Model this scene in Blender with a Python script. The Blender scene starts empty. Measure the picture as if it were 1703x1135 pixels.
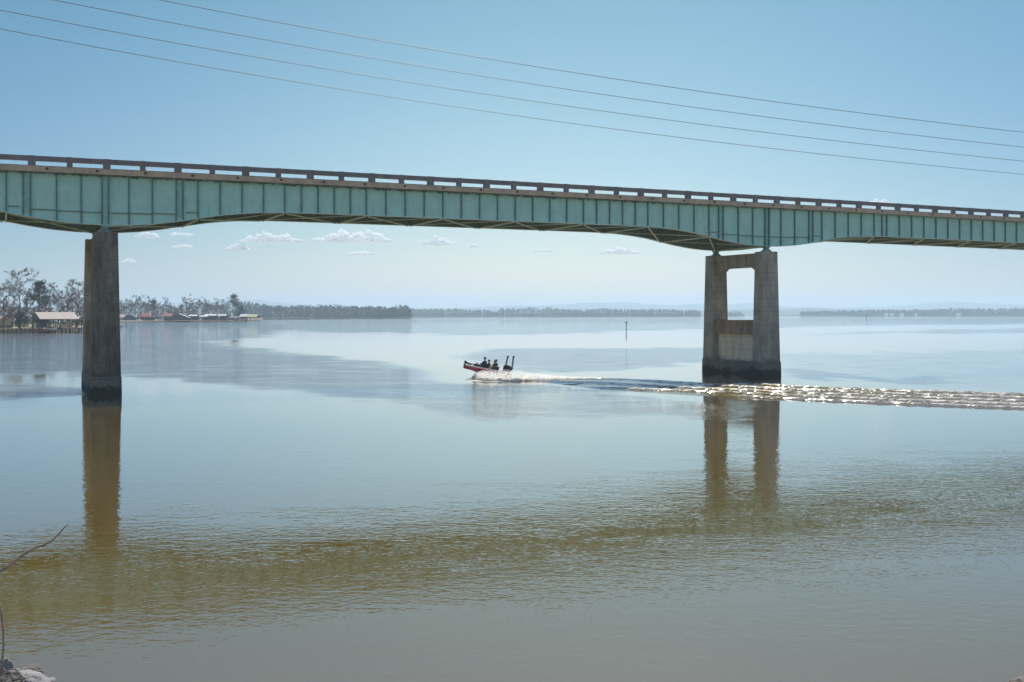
import bpy, bmesh, math, random
from mathutils import Vector, Matrix, noise as mn
R = math.radians
sc = bpy.context.scene
col = sc.collection

# ------------------------------------------------------------------ camera, sky, sun, exposure
F = 1850.0; CX = 851.5; HY = 522.0; CAMH = 8.0        # focal length (photo pixels), horizon row, camera height over the water
cam = bpy.data.cameras.new('camera'); camo = bpy.data.objects.new('camera', cam); col.objects.link(camo)
cam.sensor_width = 36.0; cam.lens = 36.0 * F / 1703.0; cam.shift_y = -(567.5 - HY) / 1703.0
cam.clip_start = 0.1; cam.clip_end = 80000.0
camo.location = (0, 0, CAMH); camo.rotation_euler = (R(90), 0, 0)
sc.camera = camo

SUN_EL, SUN_AZ = 50.0, 10.0
world = bpy.data.worlds.new('World'); sc.world = world; world.use_nodes = True
wn = world.node_tree.nodes; wl = world.node_tree.links
bg = wn['Background']; bg.inputs['Strength'].default_value = 0.079
sky = wn.new('ShaderNodeTexSky'); sky.sky_type = 'NISHITA'; sky.sun_disc = False
sky.sun_elevation = R(SUN_EL); sky.sun_rotation = R(SUN_AZ)
sky.air_density = 1.0; sky.dust_density = 0.6; sky.ozone_density = 1.6
# colour cast of the day: paler and bluer near the horizon, brightest toward the sun's side
tcw = wn.new('ShaderNodeTexCoord'); spw = wn.new('ShaderNodeSeparateXYZ'); wl.new(tcw.outputs['Generated'], spw.inputs[0])
rmp = wn.new('ShaderNodeValToRGB'); wl.new(spw.outputs['Z'], rmp.inputs['Fac'])
els = rmp.color_ramp.elements; els[0].position = 0.0; els[0].color = (1.0, .89, .96, 1); els[1].position = .9; els[1].color = (.85, 1.05, 1.08, 1)
for p_, c_ in ((.08, (.75, .82, .81)), (.27, (.65, .88, .76)), (.45, (1.52, 1.48, 1.58))):
    e_ = els.new(p_); e_.color = (*c_, 1)
dt = wn.new('ShaderNodeVectorMath'); dt.operation = 'DOT_PRODUCT'; wl.new(tcw.outputs['Generated'], dt.inputs[0])
dt.inputs[1].default_value = (math.sin(R(2)), math.cos(R(2)), 0)
def wm(op, a, b, cl=False):
    k = wn.new('ShaderNodeMath'); k.operation = op; k.use_clamp = cl
    for i, v in ((0, a), (1, b)):
        if isinstance(v, (int, float)): k.inputs[i].default_value = v
        else: wl.new(v, k.inputs[i])
    return k.outputs[0]
front = wm('POWER', wm('MAXIMUM', dt.outputs['Value'], 0.0), 16.0)
back = wm('POWER', wm('MAXIMUM', wm('MULTIPLY', dt.outputs['Value'], -1.0), 0.0), .7)
sidec = wn.new('ShaderNodeMix'); sidec.data_type = 'RGBA'; wl.new(front, sidec.inputs[0])
sidec.inputs[6].default_value = (.45, .63, .83, 1); sidec.inputs[7].default_value = (1.02, 1.02, 1.0, 1)
gl = wn.new('ShaderNodeMix'); gl.data_type = 'RGBA'; wl.new(back, gl.inputs[0])
wl.new(sidec.outputs[2], gl.inputs[6]); gl.inputs[7].default_value = (2.0, 1.68, 1.38, 1)     # extra brightness added to the unseen sky behind the viewer, filling shaded faces
m1 = wn.new('ShaderNodeMix'); m1.data_type = 'RGBA'; m1.blend_type = 'MULTIPLY'; m1.inputs[0].default_value = 1.0
wl.new(sky.outputs['Color'], m1.inputs[6]); wl.new(rmp.outputs['Color'], m1.inputs[7])
vm = wn.new('ShaderNodeVectorMath'); vm.operation = 'MULTIPLY'; wl.new(m1.outputs[2], vm.inputs[0]); wl.new(gl.outputs[2], vm.inputs[1])
wl.new(vm.outputs[0], bg.inputs['Color'])

sl = bpy.data.lights.new('sun', 'SUN'); sl.energy = 5.0; sl.angle = R(0.53); sl.color = (1.0, 0.95, 0.87)
so = bpy.data.objects.new('sun', sl); col.objects.link(so)
sd = Vector((math.sin(R(SUN_AZ)) * math.cos(R(SUN_EL)), math.cos(R(SUN_AZ)) * math.cos(R(SUN_EL)), math.sin(R(SUN_EL))))
so.rotation_euler = (-sd).to_track_quat('-Z', 'Y').to_euler(); so.location = sd * 200

vs = sc.view_settings; sc.display_settings.display_device = 'sRGB'
vs.view_transform = 'Standard'; vs.look = 'None'; vs.exposure = 0.42; vs.gamma = 1.0; vs.use_curve_mapping = False
sc.cycles.max_bounces = 8; sc.cycles.sample_clamp_indirect = 1.5; sc.cycles.volume_bounces = 6; sc.cycles.transparent_max_bounces = 16

# ------------------------------------------------------------------ helpers
class MB:
    """collects shapes, builds them as one mesh object"""
    def __init__(s): s.v = []; s.f = []; s.mi = []; s.cur = 0
    def face(s, pts):
        b = len(s.v); s.v += [tuple(p) for p in pts]; s.f.append(list(range(b, b + len(pts)))); s.mi.append(s.cur)
    def add(s, vs_, fs):
        b = len(s.v); s.v += [tuple(p) for p in vs_]
        for q in fs: s.f.append([b + i for i in q]); s.mi.append(s.cur)
    def box(s, x0, x1, y0, y1, z0, z1):
        s.hexa([(x0, y0, z0), (x1, y0, z0), (x1, y1, z0), (x0, y1, z0)], [(x0, y0, z1), (x1, y0, z1), (x1, y1, z1), (x0, y1, z1)])
    def hexa(s, lo, hi):
        n = len(lo); fs = [list(range(n - 1, -1, -1)), list(range(n, 2 * n))]
        for i in range(n): j = (i + 1) % n; fs.append([i, j, n + j, n + i])
        s.add(list(lo) + list(hi), fs)
    def bar(s, a, b, w, h=None, up=(0, 0, 1)):
        h = h or w; a = Vector(a); b = Vector(b); d = (b - a).normalized(); u = Vector(up)
        if abs(d.dot(u)) > .98: u = Vector((1, 0, 0))
        r = d.cross(u).normalized() * (w / 2); t = r.cross(d).normalized() * (h / 2)
        q = [-r - t, r - t, r + t, -r + t]
        s.hexa([a + k for k in q], [b + k for k in q])
    def tube(s, pts, rad, n=6, cap=True):
        pts = [Vector(p) for p in pts]; m = len(pts)
        if not isinstance(rad, (list, tuple)): rad = [rad] * m
        vs_, fs = [], []
        for i, p in enumerate(pts):
            d = (pts[min(i + 1, m - 1)] - pts[max(i - 1, 0)]).normalized()
            u = Vector((0, 0, 1)) if abs(d.z) < .9 else Vector((1, 0, 0))
            r = d.cross(u).normalized(); t = r.cross(d).normalized()
            for k in range(n):
                a = 2 * math.pi * k / n; vs_.append(p + (r * math.cos(a) + t * math.sin(a)) * rad[i])
        for i in range(m - 1):
            for k in range(n):
                j = (k + 1) % n; fs.append([i * n + k, i * n + j, (i + 1) * n + j, (i + 1) * n + k])
        if cap: fs.append(list(range(n - 1, -1, -1))); fs.append([(m - 1) * n + k for k in range(n)])
        s.add(vs_, fs)
    def grid(s, rows):
        nr, nc = len(rows), len(rows[0]); vs_ = [p for r in rows for p in r]; fs = []
        for i in range(nr - 1):
            for j in range(nc - 1): fs.append([i * nc + j, i * nc + j + 1, (i + 1) * nc + j + 1, (i + 1) * nc + j])
        s.add(vs_, fs)
    def blob(s, c, r, sub=2, amp=.25, fr=1.0, seed=0):
        bm = bmesh.new(); bmesh.ops.create_icosphere(bm, subdivisions=sub, radius=1)
        vs_ = []
        for v in bm.verts:
            k = 1 + amp * mn.noise(v.co * fr * 1.7 + Vector((seed * 7.3, seed * 3.1, seed)))*1.6
            vs_.append((c[0] + v.co.x * r[0] * k, c[1] + v.co.y * r[1] * k, c[2] + v.co.z * r[2] * k))
        fs = [[v.index for v in f.verts] for f in bm.faces]; bm.free(); s.add(vs_, fs)
    def mesh(s, name, mats, smooth=False):
        me = bpy.data.meshes.new(name); me.from_pydata(s.v, [], s.f)
        for m in (mats if isinstance(mats, (list, tuple)) else [mats]): me.materials.append(m)
        me.polygons.foreach_set('material_index', s.mi)
        if smooth: me.polygons.foreach_set('use_smooth', [True] * len(s.f))
        me.update(); return me
    def build(s, name, mats, parent=None, smooth=False):
        o = bpy.data.objects.new(name, s.mesh(name, mats, smooth)); col.objects.link(o)
        if parent: o.parent = parent
        return o

def empty(name, loc=(0, 0, 0), rz=0.0):
    o = bpy.data.objects.new(name, None); col.objects.link(o); o.location = loc; o.rotation_euler = (0, 0, rz)
    o.empty_display_size = .3; return o
def tag(o, label=None, cat=None, group=None, kind=None):
    if label: o['label'] = label
    if cat: o['category'] = cat
    if group: o['group'] = group
    if kind: o['kind'] = kind
    return o
def copy_tree(o, parent=None):
    c = o.copy(); col.objects.link(c)
    if parent: c.parent = parent
    for ch in list(o.children): copy_tree(ch, c)
    return c
def W(px, py, d): return Vector(((px - CX) / F * d, d, CAMH + (HY - py) / F * d))
def wd(py): return CAMH * F / (py - HY)
def fbm(x, y, z=0.0, o=4): return mn.fractal(Vector((x, y, z)), 1.0, 2.0, o)
def interp(tab, x):
    if x <= tab[0][0]: return tab[0][1]
    for (a, b), (c, d) in zip(tab, tab[1:]):
        if x <= c: k = (x - a) / (c - a); return b + (d - b) * k
    return tab[-1][1]
def sstep(a, b, x):
    k = max(0., min(1., (x - a) / (b - a))); return k * k * (3 - 2 * k)

# ------------------------------------------------------------------ materials
class NT:
    def __init__(s, name):
        s.m = bpy.data.materials.new(name); s.m.use_nodes = True; s.t = s.m.node_tree
        s.p = s.t.nodes['Principled BSDF']; s.out = s.t.nodes['Material Output']
    def n(s, t, **kw):
        o = s.t.nodes.new(t)
        for k, v in kw.items():
            if hasattr(o, k) and k not in o.inputs: setattr(o, k, v)
            else: o.inputs[k].default_value = v
        return o
    def l(s, a, b): s.t.links.new(a, b)
    def coord(s, sc_=(1, 1, 1)):
        c = s.n('ShaderNodeTexCoord'); m = s.n('ShaderNodeMapping'); m.inputs['Scale'].default_value = sc_
        s.l(c.outputs['Object'], m.inputs['Vector']); return m.outputs['Vector']
    def noise(s, scale, det=4, rough=.55, sc_=(1, 1, 1)):
        k = s.n('ShaderNodeTexNoise'); k.inputs['Scale'].default_value = scale; k.inputs['Detail'].default_value = det
        k.inputs['Roughness'].default_value = rough; s.l(s.coord(sc_), k.inputs['Vector']); return k
    def ramp(s, fac, stops):
        r = s.n('ShaderNodeValToRGB'); e = r.color_ramp.elements
        while len(e) < len(stops): e.new(.5)
        for q, (p, c) in zip(e, stops): q.position = p; q.color = c if len(c) == 4 else (*c, 1)
        s.l(fac, r.inputs['Fac']); return r.outputs['Color']
    def mix(s, fac, a, b, mode='MIX'):
        k = s.n('ShaderNodeMix', data_type='RGBA', blend_type=mode)
        if isinstance(fac, (int, float)): k.inputs[0].default_value = fac
        else: s.l(fac, k.inputs[0])
        for i, v in ((6, a), (7, b)):
            if isinstance(v, (tuple, list)): k.inputs[i].default_value = (*v[:3], 1)
            else: s.l(v, k.inputs[i])
        return k.outputs[2]
    def math(s, op, a, b=None, clamp=False):
        k = s.n('ShaderNodeMath', operation=op); k.use_clamp = clamp
        for i, v in ((0, a), (1, b)):
            if v is None: continue
            if isinstance(v, (int, float)): k.inputs[i].default_value = v
            else: s.l(v, k.inputs[i])
        return k.outputs[0]
def simple(name, c, rough=.7, var=.25, scale=1.5, metal=0.0, sc_=(1, 1, 1), bump=0.0, spec=.5):
    k = NT(name); no = k.noise(scale, 5, .6, sc_)
    a = tuple(max(0, x * (1 - var)) for x in c); b = tuple(min(1, x * (1 + var)) for x in c)
    k.l(k.ramp(no.outputs['Fac'], [(.3, a), (.7, b)]), k.p.inputs['Base Color'])
    k.p.inputs['Roughness'].default_value = rough; k.p.inputs['Metallic'].default_value = metal
    k.p.inputs['Specular IOR Level'].default_value = spec
    if bump:
        bp = k.n('ShaderNodeBump'); bp.inputs['Strength'].default_value = 1; bp.inputs['Distance'].default_value = bump
        k.l(no.outputs['Fac'], bp.inputs['Height']); k.l(bp.outputs['Normal'], k.p.inputs['Normal'])
    return k.m

def water_slopes(k, amp_socket):
    """surface normal tilted by ripples of three sizes; amp 1 is a fresh breeze"""
    tot = None
    tcn = k.n('ShaderNodeTexCoord')
    for scale, a, sx in ((0.9, .04, .4), (2.5, .15, .6), (5.4, .24, .7)):
        hs = []
        for off in ((0, 0, 0), (.10 / scale / sx, 0, 0), (0, .10 / scale, 0)):     # height of the ripples here and a hand's breadth to either side
            mp = k.n('ShaderNodeMapping'); mp.inputs['Location'].default_value = tuple(o * q for o, q in zip(off, (sx, 1, 1))); mp.inputs['Scale'].default_value = (sx, 1, 1)
            k.l(tcn.outputs['Object'], mp.inputs['Vector'])
            no = k.n('ShaderNodeTexNoise'); no.inputs['Scale'].default_value = scale; no.inputs['Detail'].default_value = 1.0; no.inputs['Roughness'].default_value = .55
            k.l(mp.outputs['Vector'], no.inputs['Vector']); hs.append(no.outputs['Fac'])
        cx = k.n('ShaderNodeCombineXYZ')
        k.l(k.math('MULTIPLY', k.math('SUBTRACT', hs[1], hs[0]), 2.6 * a), cx.inputs[0]); k.l(k.math('MULTIPLY', k.math('SUBTRACT', hs[2], hs[0]), 3.6 * a), cx.inputs[1])
        if tot is None: tot = cx.outputs[0]
        else:
            ad = k.n('ShaderNodeVectorMath', operation='ADD'); k.l(tot, ad.inputs[0]); k.l(cx.outputs[0], ad.inputs[1]); tot = ad.outputs[0]
    scl = k.n('ShaderNodeVectorMath', operation='SCALE'); k.l(tot, scl.inputs[0]); k.l(amp_socket, scl.inputs['Scale'])
    # wind waves: the steep faces look to the bank
    lean = k.n('ShaderNodeVectorMath', operation='SCALE'); lean.inputs[0].default_value = (0, -.008, 0); k.l(k.math('ADD', k.math('MINIMUM', amp_socket, .6), k.math('MULTIPLY', k.math('MINIMUM', k.math('MAXIMUM', k.math('SUBTRACT', amp_socket, .7), 0.0), 1.0), 2.2)), lean.inputs['Scale'])
    sm = k.n('ShaderNodeVectorMath', operation='ADD'); k.l(scl.outputs[0], sm.inputs[0]); k.l(lean.outputs[0], sm.inputs[1]); scl = sm
    geo = k.n('ShaderNodeNewGeometry')
    ad = k.n('ShaderNodeVectorMath', operation='ADD'); k.l(geo.outputs['Normal'], ad.inputs[0]); k.l(scl.outputs[0], ad.inputs[1])
    nm = k.n('ShaderNodeVectorMath', operation='NORMALIZE'); k.l(ad.outputs[0], nm.inputs[0])
    return nm.outputs[0]
MUD = (.114, .073, .006)
def mat_water(name, foam=False):
    k = NT(name)
    at = k.n('ShaderNodeAttribute', attribute_name='ripple')
    big = k.noise(.05, 3, .6, (.35, 1, 1))
    mid = k.noise(.30, 5, .7, (.4, 1, 1))
    g = k.math('MULTIPLY', k.math('MULTIPLY', at.outputs['Fac'], k.math('MAXIMUM', k.math('SUBTRACT', k.math('MULTIPLY', mid.outputs['Fac'], 4.4), 1.2), .12)), k.math('ADD', k.math('MULTIPLY', big.outputs['Fac'], 1.3), .35))
    k.l(water_slopes(k, g), k.p.inputs['Normal'])
    mudn = k.noise(.03, 3, .5)
    mud = k.ramp(mudn.outputs['Fac'], [(.3, tuple(x * .9 for x in MUD)), (.7, tuple(x * 1.1 for x in MUD))])
    k.l(k.math('ADD', k.math('MULTIPLY', k.math('SUBTRACT', at.outputs['Fac'], .7, True), .05), .03), k.p.inputs['Roughness'])
    k.p.inputs['IOR'].default_value = 1.42
    k.l(mud, k.p.inputs['Base Color'])
    k.p.inputs['Coat Weight'].default_value = .85; k.p.inputs['Coat IOR'].default_value = 1.4; k.p.inputs['Coat Roughness'].default_value = .035
    k.l(k.p.inputs['Normal'].links[0].from_socket, k.p.inputs['Coat Normal'])
    if foam:
        fa = k.n('ShaderNodeAttribute', attribute_name='foam')
        fn = k.noise(5.5, 6, .75, (.7, 1.2, 1))
        fac = k.math('MULTIPLY', k.math('SUBTRACT', k.math('ADD', fa.outputs['Fac'], fn.outputs['Fac']), 1.0), 3.2, True)
        k.l(k.mix(fac, mud, (.52, .49, .43)), k.p.inputs['Base Color'])
        k.p.inputs['Coat Roughness'].default_value = .05; k.l(k.math('SUBTRACT', .5, k.math('MULTIPLY', fac, .45)), k.p.inputs['Specular IOR Level']); rr = k.math('ADD', k.math('MULTIPLY', fac, .6), .10); k.l(rr, k.p.inputs['Roughness']); k.l(k.math('MULTIPLY', k.math('SUBTRACT', 1.0, fac), .35), k.p.inputs['Coat Weight'])
    return k.m
def mat_concrete(name, base, dark, wet=False, dirt=.5):
    k = NT(name)
    n1 = k.noise(.9, 8, .72, (1, 1, .5)); n2 = k.noise(5, 6, .75); n3 = k.noise(.9, 6, .75, (1.2, 1.2, .16))
    c = k.ramp(n1.outputs['Fac'], [(.32, dark), (.62, base)])
    c = k.mix(k.ramp(n3.outputs['Fac'], [(.46, (0, 0, 0)), (.62, (dirt,) * 3)]), c, tuple(x * .28 for x in base))
    c = k.mix(.35, c, k.ramp(n2.outputs['Fac'], [(.3, (.45,) * 3), (.7, (1,) * 3)]), 'MULTIPLY')
    if wet:   # algae and damp below the high water mark (a stain with its own ragged edge)
        tc = k.n('ShaderNodeTexCoord'); sp = k.n('ShaderNodeSeparateXYZ'); k.l(tc.outputs['Object'], sp.inputs[0])
        n4 = k.noise(.55, 5, .65)
        n5 = k.noise(3.5, 5, .7)
        zz = k.math('ADD', sp.outputs['Z'], k.math('ADD', k.math('MULTIPLY', k.math('SUBTRACT', n4.outputs['Fac'], .5), 2.3), k.math('MULTIPLY', k.math('SUBTRACT', n5.outputs['Fac'], .5), .5)))
        up = k.math('SUBTRACT', 1.0, k.math('MULTIPLY', k.math('SUBTRACT', zz, 2.25), 1.6, True))
        c = k.mix(k.math('MULTIPLY', up, .62), c, (.075, .073, .066))
        w = k.math('SUBTRACT', 1.0, k.math('MULTIPLY', k.math('SUBTRACT', zz, 1.30), 3.0, True))
        c = k.mix(k.math('MULTIPLY', w, .85), c, (.034, .035, .032))
        ln = k.math('LESS_THAN', k.math('ABSOLUTE', k.math('SUBTRACT', k.math('FRACT', k.math('MULTIPLY', sp.outputs['Z'], .667)), .5)), .018)   # form board joints
        c = k.mix(k.math('MULTIPLY', ln, .35), c, (.05, .05, .045))
    k.l(c, k.p.inputs['Base Color']); k.p.inputs['Roughness'].default_value = .85
    bp = k.n('ShaderNodeBump'); bp.inputs['Distance'].default_value = .02; k.l(n2.outputs['Fac'], bp.inputs['Height']); k.l(bp.outputs['Normal'], k.p.inputs['Normal'])
    return k.m
def mat_teal():
    k = NT('teal_paint')
    n1 = k.noise(.7, 6, .65); n2 = k.noise(7, 4, .7); n3 = k.noise(2.2, 5, .7, (1, 1, .12))
    c = k.ramp(n1.outputs['Fac'], [(.3, (.36, .66, .625)), (.7, (.47, .80, .755))])
    c = k.mix(.3, c, k.ramp(n2.outputs['Fac'], [(.3, (.6,) * 3), (.7, (1.0,) * 3)]), 'MULTIPLY')
    c = k.mix(k.ramp(n3.outputs['Fac'], [(.55, (0, 0, 0)), (.75, (.45,) * 3)]), c, (.08, .13, .13))
    # grime under the top flange, with the flange's shadow painted in
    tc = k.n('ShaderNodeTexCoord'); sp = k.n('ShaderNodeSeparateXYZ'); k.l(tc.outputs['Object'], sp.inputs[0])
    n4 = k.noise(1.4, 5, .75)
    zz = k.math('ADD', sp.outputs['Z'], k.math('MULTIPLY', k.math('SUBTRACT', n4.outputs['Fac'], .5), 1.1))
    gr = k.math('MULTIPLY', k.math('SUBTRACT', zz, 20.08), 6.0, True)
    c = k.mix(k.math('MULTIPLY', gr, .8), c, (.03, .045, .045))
    k.l(c, k.p.inputs['Base Color']); k.p.inputs['Roughness'].default_value = .55
    return k.m
M = {}
M['water'] = mat_water('river_water'); M['wake'] = mat_water('wake_water', True)
M['teal'] = mat_teal()
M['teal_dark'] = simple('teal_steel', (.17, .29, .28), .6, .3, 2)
M['teal_edge'] = simple('shaded_grimy_teal', (.11, .22, .215), .7, .3, 2)  # darker teal for the stiffeners: their shading and grime put into the colour
M['splice'] = simple('patched_teal_paint', (.30, .56, .54), .6, .22, 6)
M['brace'] = simple('brace_paint', (.66, .86, .86), .5, .1, 3)
M['flange'] = simple('pale_teal_edge', (.50, .68, .64), .5, .25, 4)
M['slab'] = mat_concrete('slab_concrete', (.66, .52, .40), (.50, .40, .31), dirt=.3)
M['rail'] = mat_concrete('rail_concrete', (.28, .25, .27), (.20, .18, .195), dirt=.3)
M['pier'] = mat_concrete('pier_concrete', (.50, .465, .41), (.30, .28, .25), True, .5)
M['pier_dark'] = mat_concrete('stained_concrete', (.27, .245, .205), (.12, .11, .095), True, .7)
M['pier_light'] = mat_concrete('pale_concrete', (.84, .76, .60), (.66, .59, .46), True, .3)
M['rust'] = mat_concrete('rusty_concrete', (.46, .36, .27), (.26, .17, .10), True, .6)
M['asphalt'] = simple('asphalt', (.05, .05, .05), .9)
M['black'] = simple('black_plastic', (.012, .012, .014), .4, .3)
M['wire'] = simple('cable_metal', (.15, .18, .21), .5, .2)
k = NT('white_foam'); k.t.nodes.remove(k.p); no = k.noise(3, 4, .6); cf = k.ramp(no.outputs['Fac'], [(.3, (.88, .86, .80)), (.6, (.96, .95, .93))])
d_ = k.n('ShaderNodeBsdfDiffuse'); t_ = k.n('ShaderNodeBsdfTranslucent'); x_ = k.n('ShaderNodeMixShader'); x_.inputs[0].default_value = .5
k.l(cf, d_.inputs[0]); k.l(cf, t_.inputs[0]); k.l(d_.outputs[0], x_.inputs[1]); k.l(t_.outputs[0], x_.inputs[2]); k.l(x_.outputs[0], k.out.inputs['Surface']); M['foam'] = k.m
M['bark'] = simple('bark', (.12, .10, .088), .9, .3, 2)
M['bark_brown'] = simple('reddish_bark', (.105, .070, .058), .9, .3, 2)
M['twig'] = simple('twigs', (.17, .125, .10), .9, .3, 2)
M['twig_red'] = simple('budding_twigs', (.21, .125, .105), .9, .3, 2)
M['bud'] = simple('spring_buds', (.19, .165, .09), .9, .3, 2)
M['pine'] = simple('pine_needles', (.028, .045, .026), .9, .35, .8)
M['ever'] = simple('evergreen_leaves', (.02, .04, .025), .8, .35, 1.5)
M['wood_mass'] = simple('woodland', (.075, .075, .062), .95, .4, .08)
M['wood_mass_b'] = simple('pine_woodland', (.036, .05, .036), .95, .4, .05)
M['brush'] = simple('bare_brush', (.16, .11, .095), .95, .35, .3)
M['hill'] = simple('hill_forest', (.05, .062, .045), 1.0, .25, .004)
M['grass'] = simple('dry_grass', (.20, .18, .09), .95, .35, .12)
M['earth'] = simple('bank_earth', (.14, .11, .08), .95, .35, .4)
M['rock'] = mat_concrete('grey_rock', (.42, .40, .39), (.12, .115, .11), dirt=.3)
M['rock_dark'] = mat_concrete('brown_rock', (.20, .17, .15), (.09, .08, .07), dirt=.3)
M['stick'] = simple('grey_twig', (.28, .225, .19), .8, .45, 9)
M['roof_pale'] = simple('pale_metal_roof', (.29, .24, .21), .7, .1, .5)
M['roof_red'] = simple('red_metal_roof', (.36, .105, .095), .6, .15, .5)
M['roof_rust'] = simple('rust_red_roof', (.36, .11, .09), .6, .2, .5)
M['roof_pink'] = simple('pale_pink_roof', (.62, .42, .38), .5, .1, .5)
M['roof_grey'] = simple('grey_shingle_roof', (.17, .17, .18), .7, .2, .5)
M['roof_white'] = simple('white_metal_roof', (.50, .51, .51), .6, .05, .5)
M['roof_yellow'] = simple('mossy_yellow_roof', (.42, .42, .14), .6, .2, .5)
M['siding'] = simple('grey_green_siding', (.13, .155, .15), .8, .15, 2, sc_=(6, 6, .2))
M['timber'] = simple('weathered_timber', (.075, .06, .055), .9, .3, 2)
M['deckwood'] = simple('deck_planks', (.15, .11, .095), .9, .3, 2)
M['white'] = simple('white_paint', (.78, .79, .80), .4, .05)
M['brickwall'] = simple('tan_wall', (.42, .33, .26), .8, .12)
M['glass_dark'] = simple('dark_glass', (.02, .025, .03), .1, .1)
M['hull_red'] = simple('red_gelcoat', (.46, .075, .11), .22, .12, 1.2)
M['hull_pale'] = simple('pale_gelcoat', (.70, .62, .62), .25, .05)
M['deck_grey'] = simple('boat_carpet', (.30, .28, .27), .95, .15, 6)
M['jacket_navy'] = simple('dark_jacket', (.040, .050, .068), .9, .3, 4)
M['jacket_brown'] = simple('brown_jacket', (.11, .085, .075), .9, .3, 4)
M['jacket_grey'] = simple('grey_jacket', (.30, .27, .25), .9, .2, 4)
M['skin'] = simple('skin', (.34, .20, .14), .55, .1, 4)
M['cap'] = simple('dark_cap', (.035, .025, .025), .9, .2, 4)
M['hair'] = simple('brown_hair', (.05, .03, .02), .7, .3, 20)
M['marker_green'] = simple('dark_green_marker', (.02, .10, .06), .6)
M['seat_grey'] = simple('pale_vinyl', (.45, .40, .38), .6, .1)

# ------------------------------------------------------------------ water (one sheet to the horizon) with wind patches
RIPPLED = [
    (1.5, 3, [(500, 644), (620, 638.5), (760, 639), (870, 643), (760, 650), (640, 654), (560, 651)]),
    (1.5, 3, [(-200, 652), (60, 648), (150, 650), (150, 658), (40, 661), (-200, 664)]),
    (1.3, 3, [(1300, 612), (1400, 619), (1500, 625), (1620, 630), (1480, 634), (1340, 627)]),
    (1.4, 3, [(170, 537.5), (300, 536.5), (440, 534), (480, 545), (420, 560), (300, 570), (190, 566)]),
      # wind-ruffled patches, outlined where they lie on the river: (ripple strength, feather, outline seen from the bank)
    (1.15, 6, [(150, 566), (330, 572), (470, 590), (600, 600), (690, 618), (735, 640), (700, 660), (500, 648), (350, 632), (150, 625)]),
    (.95, 5, [(470, 634), (600, 638), (760, 638), (900, 643), (1000, 655), (1240, 676), (1260, 690), (1150, 698), (980, 703), (850, 700), (720, 678), (560, 652)]),
    (.95, 4, [(770, 594), (830, 582), (930, 577), (1200, 582), (1200, 600), (1100, 612), (960, 622), (870, 618)]),
    (.42, 8, [(1260, 590), (1500, 584), (1760, 578), (1760, 642), (1500, 640), (1290, 622)]),
    (.85, 2.5, [(400, 534), (700, 531.0), (1200, 528.8), (1800, 528.4), (1800, 538), (1500, 541), (1300, 545), (1000, 552), (800, 558), (560, 553), (430, 545)]),
    (.60, 2.5, [(1330, 556.5), (1500, 550), (1800, 544), (1800, 553), (1550, 556)]),
    (1.25, 5, [(-200, 557), (100, 554), (230, 562), (330, 575), (250, 612), (100, 622), (-200, 632)]),
    (.85, 5, [(-200, 644), (60, 643), (150, 645), (150, 660), (40, 664), (-200, 668)]),
]
def pdist(poly, x, y):
    ins = False; best = 1e9; n = len(poly)
    for i in range(n):
        x0, y0 = poly[i]; x1, y1 = poly[(i + 1) % n]
        if (y0 > y) != (y1 > y) and x < (x1 - x0) * (y - y0) / (y1 - y0) + x0: ins = not ins
        # rows far away are squeezed, so measure the outline in stretched rows
        ax, ay, bx, by = (x0 - x) * .12, y0 - y, (x1 - x) * .12, y1 - y
        dx, dy = bx - ax, by - ay; k = max(0, min(1, -(ax * dx + ay * dy) / (dx * dx + dy * dy + 1e-9)))
        best = min(best, math.hypot(ax + dx * k, ay + dy * k))
    return best if ins else -best
def ripple_at(X, Y):
    px = CX + X / Y * F; py = HY + CAMH * F / Y
    r = .09
    if py > 640:
        yc = 985 - px / 1703 * 130
        d = py - yc
        pk = .27 + .15 * sstep(300, 1300, px)
        lo = .11 + .12 * sstep(660, 800, py)
        r = lo + (pk - lo) * sstep(-190, -50, d) if d < 0 else .24 + (pk - .24) * (1 - sstep(25, 110 + 90 * sstep(900, 1500, px), d + 12 * fbm(X * .5, Y * .3, 1, 3)))
    jx = (fbm(X * .03, Y * .012, 3, 5) * .10 + fbm(X * .16, Y * .05, 7, 4) * .07) * (py - HY)
    for v, fe, poly in RIPPLED:
        xs = [p[0] for p in poly]; ys = [p[1] for p in poly]
        if not (min(ys) - 12 < py < max(ys) + 12): continue
        k = sstep(-fe * .9, fe * .9, pdist(poly, px, py + jx))
        r = r + (v - r) * k if v > r else r
    if py < 700: r *= 1.0 + sstep(.2, .5, r) * (.8 + 1.1 * sstep(690, 560, py))
    return r
def build_water():
    us = [-1.5 + 3.0 * i / 200 for i in range(201)]
    rows = []; y = .935
    while y < 1250: rows.append(y); y += .5 if y < 40 else (1.2 if y < 150 else 4.0)
    m = MB(); att = []
    g = []
    for q in rows:
        Y = CAMH * F / q; r = []
        for u in us:
            X = u * Y; r.append((X, Y, 0)); att.append(ripple_at(X, Y))
        g.append(r)
    m.grid(g)
    o = m.build('water', M['water'])
    if o.data.polygons[0].normal.z < 0: o.data.flip_normals()
    a = o.data.attributes.new('ripple', 'FLOAT', 'POINT'); a.data.foreach_set('value', att)
    tag(o, kind='structure')
build_water()

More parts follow.
